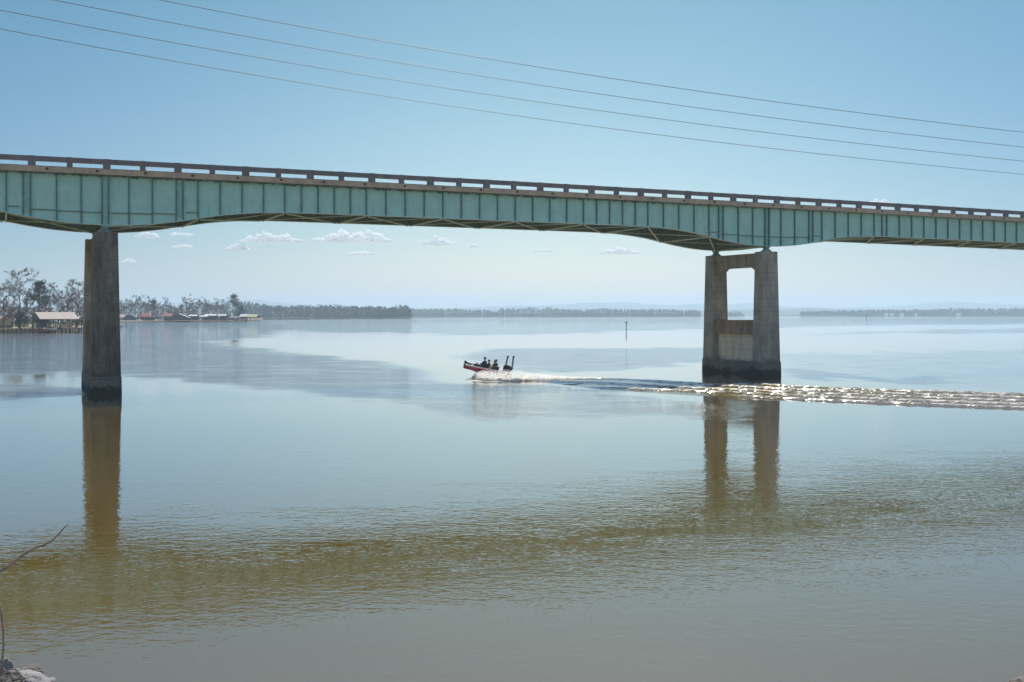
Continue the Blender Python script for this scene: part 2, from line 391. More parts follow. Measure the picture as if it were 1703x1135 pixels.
# ------------------------------------------------------------------ the bridge (local frame: x along the deck, y across it, away from the camera)
BP = Vector((-36.1, 98.7, 0)); BANG = math.atan2(.4155, .9096); GW = 10.0
def sag(t): return -4.5e-5 * (t - 28) ** 2
HAUNCH = [(0, -1.72), (2, -1.66), (4, -1.5), (6, -1.22), (8, -.86), (10, -.49), (12, -.25), (14, -.09), (16, -.015), (18, 0)]
def bot(t):
    s = min(abs(t - k) for k in (-72, 0, 72, 144)); return 17.57 + interp(HAUNCH, s) + sag(t)
ZT, ZSL, ZSU, ZR0, ZR1 = 20.28, 20.30, 20.78, 21.22, 21.66
T0, T1 = -40.0, 150.0
BS = 1.127; BZ = 8.0 * (1 - BS)       # one unit of the bridge frame is 1.127 m; its datum lies a metre below the water
bridge = empty('road_bridge', (BP.x * BS, BP.y * BS, BZ), BANG); bridge.scale = (BS, BS, BS)
tag(bridge, 'long teal steel girder road bridge with concrete railing crossing the river', 'bridge')
def along(m, y0, y1, zlo, zhi, step=1.0, t0=T0, t1=T1):
    n = int((t1 - t0) / step); lo = []
    for a, b in ((y0, 'n'), (y1, 'f')): pass
    vs_, fs = [], []
    for i in range(n + 1):
        t = t0 + (t1 - t0) * i / n; vs_ += [(t, y0, zlo(t)), (t, y1, zlo(t)), (t, y1, zhi(t)), (t, y0, zhi(t))]
    for i in range(n):
        a = i * 4; b = a + 4
        for k in range(4): j = (k + 1) % 4; fs.append([a + k, a + j, b + j, b + k])
    fs += [[3, 2, 1, 0], [n * 4, n * 4 + 1, n * 4 + 2, n * 4 + 3]]
    m.add(vs_, fs)
def girder(y, mat):
    m = MB(); along(m, y - .02, y + .02, lambda t: bot(t) + .06, lambda t: ZT - .06 + sag(t))
    along(m, y - .28, y + .28, lambda t: ZT - .06 + sag(t), lambda t: ZT + sag(t) - .003)
    gd = m.build('girder', mat, bridge)
    m = MB(); along(m, y - .30, y + .30, bot, lambda t: bot(t) + .058); m.build('bottom_flange', M['flange'], gd)
    return gd
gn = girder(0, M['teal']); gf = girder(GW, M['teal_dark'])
def stiff_ts():
    ts = []
    base = [2 * i for i in range(-20, 76)]
    out = set(base)
    for k in (16, 48):
        for q in (2, 4, 6): out.discard(k + q)
        for q in (1.6, 3.2, 4.8, 6.4): out.add(k + q)
    for p in (0, 72):
        out.discard(p); out |= {p - .27, p + .27}
        for sg in (-1, 1): out.discard(p + sg * 6); out |= {p + sg * 6.08, p + sg * 6.68}
    out |= {89.25}
    return sorted(out)
for t in stiff_ts():
    if not (-11 < t < 118): continue
    near = min(abs(t), abs(t - 72)) < .5
    w = .11 if near else .095; dp = .27 if near else .2
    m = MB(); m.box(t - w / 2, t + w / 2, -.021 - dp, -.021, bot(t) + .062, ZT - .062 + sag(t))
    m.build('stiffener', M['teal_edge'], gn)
for t in range(-8, 120, 8):
    m = MB(); m.box(t - .03, t + .03, GW - .3, GW - .021, bot(t) + .062, ZT - .062 + sag(t)); m.build('stiffener', M['teal_dark'], gf)
for p in (0, 72):
    for sg in (-1, 1):
        m = MB(); a = p + sg * 6.38; q0 = max(bot(a - .26), bot(a + .26)) + .3; m.box(a - .24, a + .24, -.036, -.0202, q0, ZT - .30 + sag(a)); m.build('splice_plate', M['splice'], gn)
for p in (0, 72):          # thin longitudinal ribs low on the haunches
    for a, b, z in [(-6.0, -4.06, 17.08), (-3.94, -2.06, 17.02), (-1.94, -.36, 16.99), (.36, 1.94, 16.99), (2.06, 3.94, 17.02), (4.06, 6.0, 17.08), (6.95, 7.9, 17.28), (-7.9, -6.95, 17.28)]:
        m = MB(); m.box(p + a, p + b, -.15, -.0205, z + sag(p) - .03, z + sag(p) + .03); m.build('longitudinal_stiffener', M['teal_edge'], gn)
m = MB(); along(m, -.62, GW + .62, lambda t: ZSL + sag(t), lambda t: ZSU + sag(t), 2.0)
deck = m.build('deck', M['slab'], bridge)
m = MB(); along(m, .4, GW - .4, lambda t: ZSU + .004 + sag(t), lambda t: ZSU + .06 + sag(t), 2.0); m.build('roadway', M['asphalt'], deck)
t = -8.85
while t < 118:
    m = MB(); z = ZSL + .28 + sag(t); m.box(t - .11, t + .11, -.66, -.615, z - .09, z + .09); m.build('scupper', M['black'], deck); t += 4.07
m = MB(); along(m, -.58, -.24, lambda t: ZR0 + sag(t), lambda t: ZR1 + sag(t), 2.0)
rail = m.build('railing', M['rail'], bridge)
m = MB(); along(m, -.60, -.2, lambda t: ZSU + .003 + sag(t), lambda t: ZSU + .055 + sag(t), 2.0); m.build('curb', M['rail'], rail)
i = -4
while True:
    t = .1 + 3.045 * i
    if t > 118: break
    w = .31 if i % 2 == 0 else .23
    m = MB(); m.hexa([(t - w, -.605, ZSU + .057 + sag(t)), (t + w, -.605, ZSU + .057 + sag(t)), (t + w, -.22, ZSU + .057 + sag(t)), (t - w, -.22, ZSU + .057 + sag(t))],
                     [(t - w, -.605, ZR1 + .02 + sag(t)), (t + w, -.605, ZR1 + .02 + sag(t)), (t + w, -.22, ZR1 + .02 + sag(t)), (t - w, -.22, ZR1 + .02 + sag(t))])
    m.build('rail_post', M['rail'], rail); i += 1
m = MB(); along(m, GW + .24, GW + .58, lambda t: ZR0 + sag(t), lambda t: ZR1 + sag(t), 4.0)
for i in range(-13, 49): t = .1 + 3.045 * i; m.box(t - .25, t + .25, GW + .22, GW + .6, ZSU + .003 + sag(t), ZR0 - .003 + sag(t))
m.build('railing', M['rail'], bridge)
for t in range(-16, 128, 8):   # wind bracing: cross struts and crossed diagonals under the girders
    zb = lambda q: bot(q) - .05
    m = MB(); m.bar((t, .28, zb(t)), (t, GW - .28, zb(t)), .16, .12); m.build('cross_strut', M['brace'], bridge)
    a = t + 8
    m = MB(); m.bar((t + .3, .28, zb(t) - .01), (a - .3, GW - .28, zb(a) - .01), .13, .10); m.build('diagonal_brace', M['brace'], bridge)
    m = MB(); m.bar((t + .3, GW - .28, zb(t) + .11), (a - .3, .28, zb(a) + .11), .10, .07); m.build('diagonal_brace', M['brace'], bridge)
for p in (0, 72):
    for y in (0, GW):
        zb = bot(p); z0 = 15.17
        m = MB()
        m.hexa([(p - .55, y - .4, z0), (p + .55, y - .4, z0), (p + .55, y + .4, z0), (p - .55, y + .4, z0)],
               [(p - .2, y - .3, z0 + .3), (p + .2, y - .3, z0 + .3), (p + .2, y + .3, z0 + .3), (p - .2, y + .3, z0 + .3)])
        m.hexa([(p - .16, y - .3, z0 + .302), (p + .16, y - .3, z0 + .302), (p + .16, y + .3, z0 + .302), (p - .16, y + .3, z0 + .302)],
               [(p - .42, y - .3, zb - .003), (p + .42, y - .3, zb - .003), (p + .42, y + .3, zb - .003), (p - .42, y + .3, zb - .003)])
        m.build('bearing', M['teal_dark'], bridge)

def pier(t, label, mnear):
    c = BP + Vector((math.cos(BANG), math.sin(BANG), 0)) * t
    r = empty('bridge_pier', (c.x * BS, c.y * BS, BZ), BANG); r.scale = (BS, BS, BS); tag(r, label, 'bridge pier', 'concrete piers under the bridge')
    def column(y, mat):
        bm = bmesh.new(); ZC = 2.45; bev = .07
        def ring(we, wn, z):
            a, b = we / 2, wn / 2
            return [(-a + bev, -b, z), (a - bev, -b, z), (a, -b + bev, z), (a, b - bev, z), (a - bev, b, z), (-a + bev, b, z), (-a, b - bev, z), (-a, -b + bev, z)]
        k = MB(); lo = ring(2.5, 2.05, ZC); hi = ring(2.02, 1.66, 15.15)
        rows = []
        for i in range(13):
            q = i / 12; rows.append([(lo[j][0] + (hi[j][0] - lo[j][0]) * q, y + lo[j][1] + (hi[j][1] - lo[j][1]) * q, lo[j][2] + (hi[j][2] - lo[j][2]) * q) for j in range(8)])
        vs_ = [p for rw in rows for p in rw]; fs = [list(range(7, -1, -1)), [96 + j for j in range(8)]]
        for i in range(12):
            for j in range(8): jj = (j + 1) % 8; fs.append([i * 8 + j, i * 8 + jj, i * 8 + 8 + jj, i * 8 + 8 + j])
        k.add(vs_, fs); bm.free()
        return k.build('column', mat, r)
    column(0, mnear); column(GW, M['pier'])
    y0, y1 = .80, GW - .80
    k = MB()   # cap beam with 45 degree haunches
    prof = [(y0, 12.6), (y0 + 1.35, 13.45), (y1 - 1.35, 13.45), (y1, 12.6), (y1, 15.05), (y0, 15.05)]
    k.hexa([(-.52, a, b) for a, b in prof], [(.52, a, b) for a, b in prof]); k.build('cap_beam', M['pier'], r)
    k = MB(); k.box(-.72, .72, .90, GW - .90, 5.62, 7.25); k.build('tie_beam', M['rust'], r)
    k = MB(); k.box(-.36, .36, .92, GW - .92, 2.3, 5.617); k.build('web_wall', M['pier_light'], r)
    k = MB(); k.hexa([(-1.36, -1.12, -2), (1.36, -1.12, -2), (1.36, GW + 1.12, -2), (-1.36, GW + 1.12, -2)],
                     [(-1.29, -1.06, 2.447), (1.29, -1.06, 2.447), (1.29, GW + 1.06, 2.447), (-1.29, GW + 1.06, 2.447)])
    k.build('footing', M['pier'], r)
pier(0, 'dark stained concrete bridge pier seen end on, beside the wooded left bank', M['pier_dark'])
pier(72, 'grey concrete bridge pier with open portal frame standing behind the boat wake', M['pier'])

# ------------------------------------------------------------------ overhead cables (parallel to the bridge, on the near side)
def quad(p):
    (x0, y0), (x1, y1), (x2, y2) = p
    return lambda x: y0 * (x - x1) * (x - x2) / ((x0 - x1) * (x0 - x2)) + y1 * (x - x0) * (x - x2) / ((x1 - x0) * (x1 - x2)) + y2 * (x - x0) * (x - x1) / ((x2 - x0) * (x2 - x1))
CE = Vector((.9096, .4155)); CN = Vector((-.4155, .9096))
for pts, off, lab in (([(265, 0), (902, 112.8), (1703, 220.5)], -50, 'uppermost of the four thin overhead cables crossing the sky above the bridge'),
                      ([(88, 0), (850, 134.5), (1703, 245.2)], -47, 'second highest of the four overhead cables above the bridge'),
                      ([(0, 17), (850, 163.2), (1703, 268.4)], -44, 'third highest of the four overhead cables above the bridge'),
                      ([(0, 48.3), (850, 191.5), (1703, 290.3)], -41, 'lowest of the four thin overhead cables, nearest above the bridge railing')):
    q = quad(pts); p0 = Vector((BP.x, BP.y)) + CN * off; pl = []
    for i in range(61):
        px = -500 + 2700 * i / 60; u = (px - CX) / F
        t = (u * p0.y - p0.x) / (CE.x - u * CE.y); d = p0.y + CE.y * t
        pl.append((p0.x + CE.x * t, d, CAMH + (HY - q(px)) * d / F))
    m = MB(); m.tube(pl, .017, 6)
    tag(m.build('overhead_cable', M['wire'], None, True), lab, 'cable', 'overhead cables above the bridge')

# ------------------------------------------------------------------ far hills, far shores
def hills(name, d, prof, depth, step=12, seed=0, amp=1.2):
    rows = [[] for _ in range(9)]
    px = prof[0][0]
    while px <= prof[-1][0]:
        top = (HY - interp(prof, px)) / F * d + CAMH + fbm(px * .013, seed, 0, 5) * amp * d / F * 1.2
        for k in range(9):
            q = k / 8; h = math.sin(math.pi * q) ** .8 if 0 < q < 1 else 0
            dd = d + (q - .5) * depth * 2
            X = (px - CX) / F * d
            z = h * top * (1 + (.25 * fbm(X * .0012, dd * .0012, seed, 4) if k != 4 else 0)) - (0 if 0 < k < 8 else 3)
            rows[k].append((X, dd, min(z, top) if k else z))
        px += step
    m = MB(); m.grid(rows); o = m.build(name, M['hill'], None, True); tag(o, kind='structure')
    if o.data.polygons[len(o.data.polygons) // 2].normal.z < 0: o.data.flip_normals()
hills('hills', 12500, [(-700, 512), (-200, 514), (200, 508), (330, 504), (380, 500), (420, 498.5), (470, 505), (560, 511), (680, 513.5), (760, 512), (840, 509), (900, 508.5), (960, 505), (1040, 502.5), (1080, 506), (1120, 508), (1160, 505), (1215, 507), (1255, 503), (1300, 511), (1345, 510.5), (1400, 513), (1460, 511), (1520, 507), (1560, 503), (1600, 504.5), (1703, 508), (1900, 506), (2400, 510)], 1500, 14, 1)
hills('hills', 7000, [(-700, 517), (300, 517), (660, 517), (700, 515.5), (760, 514.5), (830, 516), (1100, 517), (1170, 516.5), (1215, 516), (1255, 515), (1300, 515.5), (1340, 513.5), (1400, 515.5), (1703, 517), (2400, 517)], 600, 10, 2, .6)
def land(name, pts, height, mat, depth):
    """low bank: waterline points (x, y) in plan, rising to height and running back"""
    m = MB(); rows = [[], [], [], []]
    for (x, y) in pts:
        n = Vector((x, y)).normalized()
        for k, (b, z) in enumerate(((-.0, -1.0), (1.2, height * .45), (depth * .2, height), (depth, height * 1.3))):
            rows[k].append((x + n.x * b, y + n.y * b, z + (fbm(x * .05, b, 1, 3) * .25 if k else 0)))
    m.grid(rows); o = m.build(name, mat); tag(o, kind='structure')
    if o.data.polygons[-1].normal.z < 0: o.data.flip_normals()
def shoreline(d, a, b, n=30, wob=0.0, seed=0):
    return [((px - CX) / F * d, d * (1 + wob * fbm(px * .02, seed, 0, 3))) for px in [a + (b - a) * i / n for i in range(n + 1)]]
def wob_land(name, d, a, b, h, mat, depth, wob=.02, seed=0):
    land(name, [(x, y) for x, y in shoreline(d, a, b, 40, wob, seed)], h, mat, depth)
wob_land('far_shore', 2080, 380, 684, 1.2, M['earth'], 300, .02, 1)
wob_land('far_shore', 3650, 600, 1170, 1.2, M['earth'], 260, .02, 2)
wob_land('far_shore', 4250, 1290, 2300, 3, M['earth'], 500, .02, 3)

rnd = random.Random(7)
def clump_tree(m, x, y, z, h, r, n, s, cone=.0, rg=rnd):
    """distant tree: short trunk and a loose crown of leaf clumps"""
    m.bar((x, y, z - 1), (x + rg.uniform(-.5, .5), y, z + h * .55), h * .022)
    for _ in range(n):
        q = rg.random() ** .8; zz = z + h * (.22 + .78 * q)
        rr = r * (math.sin(math.pi * min(1, .18 + q * .82)) ** .6 if cone == 0 else (1 - q) * cone + .12) * math.sqrt(rg.random())
        a = rg.uniform(0, 6.283); c = Vector((x + rr * math.cos(a), y + rr * math.sin(a) * .8, zz)); k = s * rg.uniform(.6, 1.4)
        d1 = Vector((rg.gauss(0, 1), rg.gauss(0, 1), rg.gauss(0, 1))).normalized() * k
        d2 = Vector((rg.gauss(0, 1), rg.gauss(0, 1), rg.gauss(0, 1))).normalized() * k
        m.face([c - d1, c + d2, c + d1 * .9 + d2 * .3])
def woods(name, label, d, a, b, tops, rows, gap, n, s, mat, seed, rs=.28, zb=0.5):
    rg = random.Random(seed); m = MB()
    for k in range(rows):
        dd = d + 15 + k * gap * 2.0; px = a
        while px < b:
            X = (px - CX) / F * dd
            h = (HY - interp(tops, px)) / F * dd + CAMH - zb
            h *= rg.uniform(.80, 1.04) if rg.random() > .15 else rg.uniform(.6, .8)
            clump_tree(m, X + rg.uniform(-2, 2), dd + rg.uniform(-gap, gap), zb, h, h * rs * rg.uniform(.8, 1.25), n, s, rg=rg)
            px += gap * F / dd * rg.uniform(.6, 1.4)
    # understorey
    px = a
    while px < b:
        X = (px - CX) / F * (d + 10); hh = rg.uniform(3, 7)
        for _ in range(6):
            c = Vector((X + rg.uniform(-4, 4), d + 10 + rg.uniform(-3, 12), zb + hh * rg.random())); k = s * 1.6
            m.face([c + Vector((-k, rg.uniform(-1, 1), -k)), c + Vector((k, 0, -k * rg.random())), c + Vector((rg.uniform(-k, k), 0, k))])
        px += gap * .5 * F / d
    tag(m.build(name, mat), label, 'woods', kind='stuff')
woods('woodland', 'dense blue grey woods on the low point beyond the boathouses', 2100, 395, 684, [(395, 501), (430, 505), (450, 508), (480, 509), (520, 508), (555, 507), (600, 510), (650, 510), (672, 507), (684, 513)], 4, 7, 70, 1.9, M['wood_mass'], 1)
woods('woodland', 'thin hazy line of trees on the far bank at the middle of the river', 3680, 640, 1164, [(640, 514), (760, 513.5), (808, 516), (826, 520), (832, 514), (900, 511), (930, 513), (960, 515), (1000, 513), (1060, 515), (1110, 514), (1164, 516)], 3, 10, 40, 2.8, M['wood_mass'], 2)
woods('woodland', 'pale blue wooded far shore at the right with white houses', 4280, 1335, 1790, [(1335, 519), (1370, 517.5), (1450, 516), (1550, 515.5), (1590, 512.5), (1640, 514), (1703, 512.5), (1790, 512)], 3, 12, 34, 4.0, M['wood_mass_b'], 3, .36, 2.5)
woods('woodland', 'tiny hazy clump of trees seen through the portal of the right pier', 3900, 1208, 1236, [(1208, 519), (1225, 517), (1236, 519)], 2, 9, 30, 2.5, M['wood_mass'], 5)
wob_land('far_shore', 3880, 1206, 1240, 1.0, M['earth'], 60, .004, 9)
# ------------------------------------------------------------------ houses on the far right shore
for i, (px, w, lab) in enumerate(((1474, 14, 'white house on the far shore, leftmost of the bright specks'), (1483, 12, 'low white house just right of the leftmost house on the far shore'),
                            (1499, 15, 'wide low white house in the middle of the far shore'), (1523, 9, 'smallest white house on the far shore, right of the middle'),
                            (1594, 17, 'lone bright white house toward the right end of the far shore'))):
    d = 4225; X = (px - CX) / F * d
    r = empty('house', (X, d, 1.0), R(8 * (i % 3 - 1))); tag(r, lab, 'house', 'white houses on the far shore')
    m = MB(); m.box(-w / 2, w / 2, -4, 4, 0, 4.2); wl_ = m.build('wall', M['white'], r)
    m = MB(); m.hexa([(-w / 2 - .6, -4.7, 4.203), (w / 2 + .6, -4.7, 4.203), (w / 2 + .6, 4.7, 4.203), (-w / 2 - .6, 4.7, 4.203)], [(-w / 2 + 1, -.1, 7), (w / 2 - 1, -.1, 7), (w / 2 - 1, .1, 7), (-w / 2 + 1, .1, 7)]); m.build('roof', M['roof_white'], r)

# ------------------------------------------------------------------ wooded banks on the left
def shore_pts(lst): return [((px - CX) / F * wd(py), wd(py)) for px, py in lst]
near_line = shore_pts([(-420, 562), (-200, 558), (-60, 555.5), (0, 554.0), (40, 553.2), (75, 552.6), (100, 551), (130, 549), (150, 546), (170, 543), (195, 540)])
land('river_bank', near_line, 1.9, M['grass'], 260)
far_line = shore_pts([(150, 538.5), (190, 537), (215, 536.6), (250, 536.3), (300, 536), (350, 535.4), (390, 534.8), (418, 534.2), (431, 533.8), (436, 533.0), (437, 531.8)])
land('river_bank', far_line, 1.6, M['earth'], 220)

class Tree:
    """bare or half-bare broadleaf: tapered trunk and limbs in one mesh, twigs and buds in the other"""
    def __init__(s, seed, h, spread, fork=.35, twig=2200, tw=.05, buds=0, lean=0.0, levels=4, up=.35):
        s.rg = random.Random(seed); s.t = MB(); s.c = MB(); s.tips = []; s.h = h; s.levels = levels; s.up = up; s.sp = spread
        r0 = h * .015
        p = Vector((0, 0, -.3)); pts = [p]; rad = [r0 * 1.25]; n = 9
        for i in range(1, n + 1):
            q = i / n; p = Vector((lean * h * q + s.rg.gauss(0, .012) * h, s.rg.gauss(0, .012) * h, h * .93 * q)); pts.append(p); rad.append(r0 * (1.03 - q * .95))
        s.t.tube(pts, rad, 6)
        for i in range(2, n + 1):
            q = i / n
            if q < fork: continue
            for _ in range(s.rg.choice((2, 2, 3))):
                s.limb(pts[i - 1].lerp(pts[i], s.rg.random()), s.rg.uniform(0, 6.283), h * spread * (1.15 - q * .75) * s.rg.uniform(.7, 1.15), rad[i] * .62, 1)
        for _ in range(twig):
            a, d, l = s.rg.choice(s.tips)
            v = (d + Vector((s.rg.gauss(0, .6), s.rg.gauss(0, .6), s.rg.gauss(.15, .5)))).normalized() * l * s.rg.uniform(.5, 1.3)
            b = a + d * l * s.rg.uniform(-.4, .8); e = b + v
            w = Vector((s.rg.gauss(0, 1), s.rg.gauss(0, 1), s.rg.gauss(0, 1))).cross(v).normalized() * tw
            s.c.face([b - w, b + w, e])
            if buds and s.rg.random() < buds:
                s.c.cur = 1; k = tw * 1.8
                s.c.face([e + Vector((s.rg.uniform(-k, k), s.rg.uniform(-k, k), s.rg.uniform(-k, k))) for _ in range(3)]); s.c.cur = 0
    def limb(s, a, ang, L, r, lv):
        el = s.rg.uniform(.25, .95) if lv == 1 else s.rg.uniform(-.1, 1.0)
        d = Vector((math.cos(ang) * math.cos(el), math.sin(ang) * math.cos(el), math.sin(el)))
        pts = [a]; rad = [r]; p = a
        for i in range(4):
            d = (d + Vector((s.rg.gauss(0, .16), s.rg.gauss(0, .16), s.rg.gauss(s.up * .3, .12)))).normalized(); p = p + d * L / 4; pts.append(p); rad.append(r * (1 - (i + 1) / 4.6))
        (s.t if lv < 3 else s.c).tube(pts, rad, 4 if lv < 3 else 3, False)
        if lv == s.levels - 2 and lv > 1: s.tips.append((pts[3], d, L * .4)); s.tips.append((pts[4], d, L * .3))
        if lv >= s.levels - 1: s.tips.append((p, d, L * .55)); s.tips.append((pts[2], d, L * .5))
        if lv < s.levels:
            for k in range(s.rg.choice((3, 3, 4))):
                i = s.rg.choice((2, 3, 4)); s.limb(pts[i], ang + s.rg.uniform(-1.2, 1.2), L * s.rg.uniform(.42, .68), rad[i] * .75, lv + 1)
    def build(s, name, bark, twig, bud=None):
        r = empty(name); s.t.build('trunk', bark, r); s.c.build('crown', [twig, bud or twig], r); return r
def pine(seed, h, name='pine_tree', crown0=.45, rr=.16, bend=.01):
    rg = random.Random(seed); t = MB(); c = MB(); pts, rad = [], []
    for i in range(9): q = i / 8; pts.append(Vector((rg.gauss(0, bend) * h * q, rg.gauss(0, bend) * h * q, h * .97 * q - .3))); rad.append(h * .014 * (1.1 - q))
    t.tube(pts, rad, 6)
    for i in range(34):
        q = crown0 + (1 - crown0) * rg.random(); b = pts[min(7, int(q * 8))].lerp(pts[min(8, int(q * 8) + 1)], q * 8 % 1); a = rg.uniform(0, 6.283)
        L = h * rr * (1.25 - .9 * ((q - crown0) / (1 - crown0))) * rg.uniform(.6, 1.15); e = b + Vector((math.cos(a) * L, math.sin(a) * L, L * rg.uniform(0, .5)))
        t.tube([b, e], [h * .004, h * .0015], 3, False)
        for _ in range(70):
            p = b.lerp(e, rg.uniform(.45, 1.05)) + Vector((rg.gauss(0, .05), rg.gauss(0, .05), rg.gauss(.01, .026))) * h; k = h * .02 * rg.uniform(.6, 1.4)
            c.face([p + Vector((rg.uniform(-k, k), rg.uniform(-k, k), rg.uniform(-k, k))) for _ in range(3)])
    r = empty(name); t.build('trunk', M['bark'], r); c.build('crown', M['pine'], r); return r
def place(o, px, d, z, s=1.0, rz=0.0, label=None, cat='tree', group=None, yoff=0):
    o.location = ((px - CX) / F * d, d, z); o.scale = (s, s, s); o.rotation_euler = (0, 0, rz); tag(o, label, cat, group); return o

# near left cluster (about 450 to 560 m away)
GN = 'trees on the near left bank'
big = Tree(11, 24.5, .34, .36, 14000, .030, .10, 0, 4).build('bare_tree', M['bark'], M['twig'], M['bud'])
place(big, 33, 470, 1.8, 1, .4, 'tallest bare tree on the left bank with a high rounded crown', group=GN)
redt = Tree(12, 18, .30, .18, 13000, .036, .3, 0, 4).build('budding_tree', M['bark_brown'], M['twig_red'], M['bud'])
place(redt, 6, 480, 1.8, 1.0, 1, 'reddish budding tree at the left edge of the photo, left of the tallest bare tree', group=GN)
ROUNDT = Tree(13, 20, .34, .25, 12000, .032, 0, .02, 4).build('bare_tree', M['bark'], M['twig'])
place(ROUNDT, 83, 520, 1.9, .98, 2, 'grey bare tree rising behind the right end of the pale boathouse roof', group=GN)
p1 = pine(21, 21, crown0=.5, rr=.22); place(p1, 66, 500, 1.9, .98, .5, 'dark pine with a ragged top rising behind the pale roofed boathouse', group=GN)
OLIVE = Tree(14, 17, .3, .25, 11000, .036, .6, .01, 4).build('budding_tree', M['bark_brown'], M['twig'], M['bud'])
place(OLIVE, 55, 492, 1.9, 1.0, .3, 'olive tinged budding tree between the tallest bare tree and the dark pine', group=GN)
VASE = Tree(15, 19, .40, .3, 10000, .032, 0, 0, 4, .7).build('bare_tree', M['bark'], M['twig'])
place(VASE, 112, 560, 2.0, .92, 0, 'vase shaped bare tree above the far end of the pale boathouse roof', group=GN)
for src, px, d, s, rz, lab in ((ROUNDT, 132, 590, 1.15, 3, 'pale bare tree just left of the dark stained pier'), (redt, 20, 505, .82, 2.5, 'small reddish tree behind the trunk of the tallest bare tree'),
                               (redt, 46, 530, .75, 4, 'low reddish tree behind the dark rounded shrub'), (VASE, 97, 575, .86, 2, 'slender bare tree behind the middle of the pale boathouse roof'),
                               (ROUNDT, -12, 500, 1.0, 4.4, 'bare tree cut off by the left edge of the photo'), (OLIVE, 121, 600, .9, 1.9, 'low budding tree behind the far corner of the pale boathouse'),
                               (redt, 74, 540, .8, .9, 'reddish tree low behind the ridge of the pale boathouse'), (VASE, 140, 620, 1.1, 5, 'bare tree half hidden by the dark stained pier')):
    place(copy_tree(src), px, d, 2.0, s, rz, lab, group=GN)
def shrub(name, h, w, mat, seed, n=900, k=.35):
    rg = random.Random(seed); m = MB(); t = MB()
    t.tube([(0, 0, -.2), (0, 0, h * .6)], [h * .05, h * .02], 5)
    for _ in range(n):
        v = Vector((rg.gauss(0, 1), rg.gauss(0, 1), rg.gauss(0, 1))).normalized() * rg.random() ** .35
        bump_ = 1 + .22 * mn.noise(v * 2.5 + Vector((seed, 0, 0)))
        p = Vector((v.x * w / 2 * bump_, v.y * w / 2 * bump_, h * .52 + v.z * h * .5 * bump_))
        m.face([p + Vector((rg.uniform(-k, k), rg.uniform(-k, k), rg.uniform(-k, k))) for _ in range(3)])
    r = empty(name); t.build('trunk', M['bark'], r); m.build('crown', mat, r); return r
place(shrub('evergreen_shrub', 7.2, 6.4, M['ever'], 3), 33.5, 466, 1.6, 1, 0, 'dark rounded evergreen shrub on the lawn in front of the tallest bare tree', 'shrub')
place(shrub('garden_bush', 2.2, 3.0, M['bud'], 4, 300, .25), 5, 462, 1.5, 1, 0, 'low pale bush on the lawn at the left edge', 'bush')
place(shrub('garden_bush', 1.9, 2.6, M['wood_mass'], 5, 300, .25), 15, 463, 1.5, 1, 0, 'low dark bush on the lawn, second from the left edge', 'bush')

# second point (about 1.1 km away)
GS = 'trees behind the boathouses on the second point'
prot = [Tree(31, 24, .26, .35, 4200, .055, .15, 0, 3).build('bare_tree', M['bark'], M['twig'], M['bud']),
        Tree(32, 22, .32, .25, 4200, .06, .5, 0, 3).build('bare_tree', M['bark'], M['twig'], M['bud']),
        Tree(33, 23, .24, .3, 4200, .055, 0, .01, 3).build('bare_tree', M['bark'], M['twig']),
        Tree(34, 18, .30, .2, 4200, .06, .3, 0, 3).build('bare_tree', M['bark_brown'], M['twig_red'], M['bud'])]
used = set()
second = [(2, 201, 1120, .92, 'tree partly hidden by the right edge of the dark stained pier'), (1, 214, 1130, 1.02, 'bare tree behind the dark gable nearest the pier'),
          (0, 224, 1120, 1.02, 'pale budding tree above the small white boat'), (1, 233, 1140, 1.10, 'broad tree at the left edge of the red roof'),
          (0, 243, 1120, .98, 'slim bare tree over the middle of the red roof'), (2, 255, 1110, 1.04, 'darker upright tree at the right end of the red roof'),
          (3, 264, 1130, .98, 'reddish tree in the gap right of the red roof'), (0, 272, 1140, .95, 'bare tree over the left end of the rust red roof'),
          (3, 281, 1150, 1.0, 'reddish tree behind the middle of the rust red roof'), (3, 292, 1160, .72, 'low tree in the dip behind the big dark gable'),
          (3, 300, 1160, .85, 'small tree right above the apex of the big dark gable'), (1, 310, 1140, 1.12, 'broad crowned bare tree above the right slope of the big dark gable'),
          (2, 321, 1150, .95, 'bare tree above the left end of the low white roofs'), (0, 327, 1140, .90, 'slim bare tree above the low white roofs'),
          (1, 337, 1150, 1.02, 'spreading bare tree above the middle of the low white roofs'), (3, 346, 1150, 1.12, 'reddish tree above the right half of the low white roofs'),
          (0, 357, 1160, .92, 'bare tree above the right end of the low white roofs'), (2, 366, 1160, .98, 'bare tree left of the grey dock shelter'),
          (1, 376, 1160, 1.0, 'bare tree just left of the tall pine')]
for k, px, d, s, lab in second:
    o = prot[k] if k not in used else copy_tree(prot[k]); used.add(k)
    place(o, px, d, 1.5, s, px * 1.7, lab, group=GS)
place(pine(22, 26, crown0=.55, rr=.15), 389, 1120, 1.6, 1.02, 1, 'tallest dark pine on the second point, beside the white roof', group=GS)
place(pine(23, 17, crown0=.12, rr=.18), 402, 1135, 1.6, 1.0, 1, 'shorter full pine between the tallest pine and the white roof', group=GS)
place(pine(24, 21, crown0=.4, rr=.13), 256, 1140, 1.6, 1.0, 1, 'dark pine among bare trees behind the red roof', group=GS)
woods('woodland', 'low grey brown woods filling in behind the boathouses on the second point', 1170, 140, 408, [(140, 500), (220, 500), (300, 509), (340, 502), (400, 508), (408, 514)], 3, 5, 80, .8, M['wood_mass'], 8, .25, 1.5)
woods('woodland', 'grey woods behind the pale boathouse on the near left bank', 640, -120, 160, [(-120, 500), (0, 506), (60, 508), (120, 505), (160, 503)], 2, 5, 60, .6, M['wood_mass'], 9, .25, 1.8)

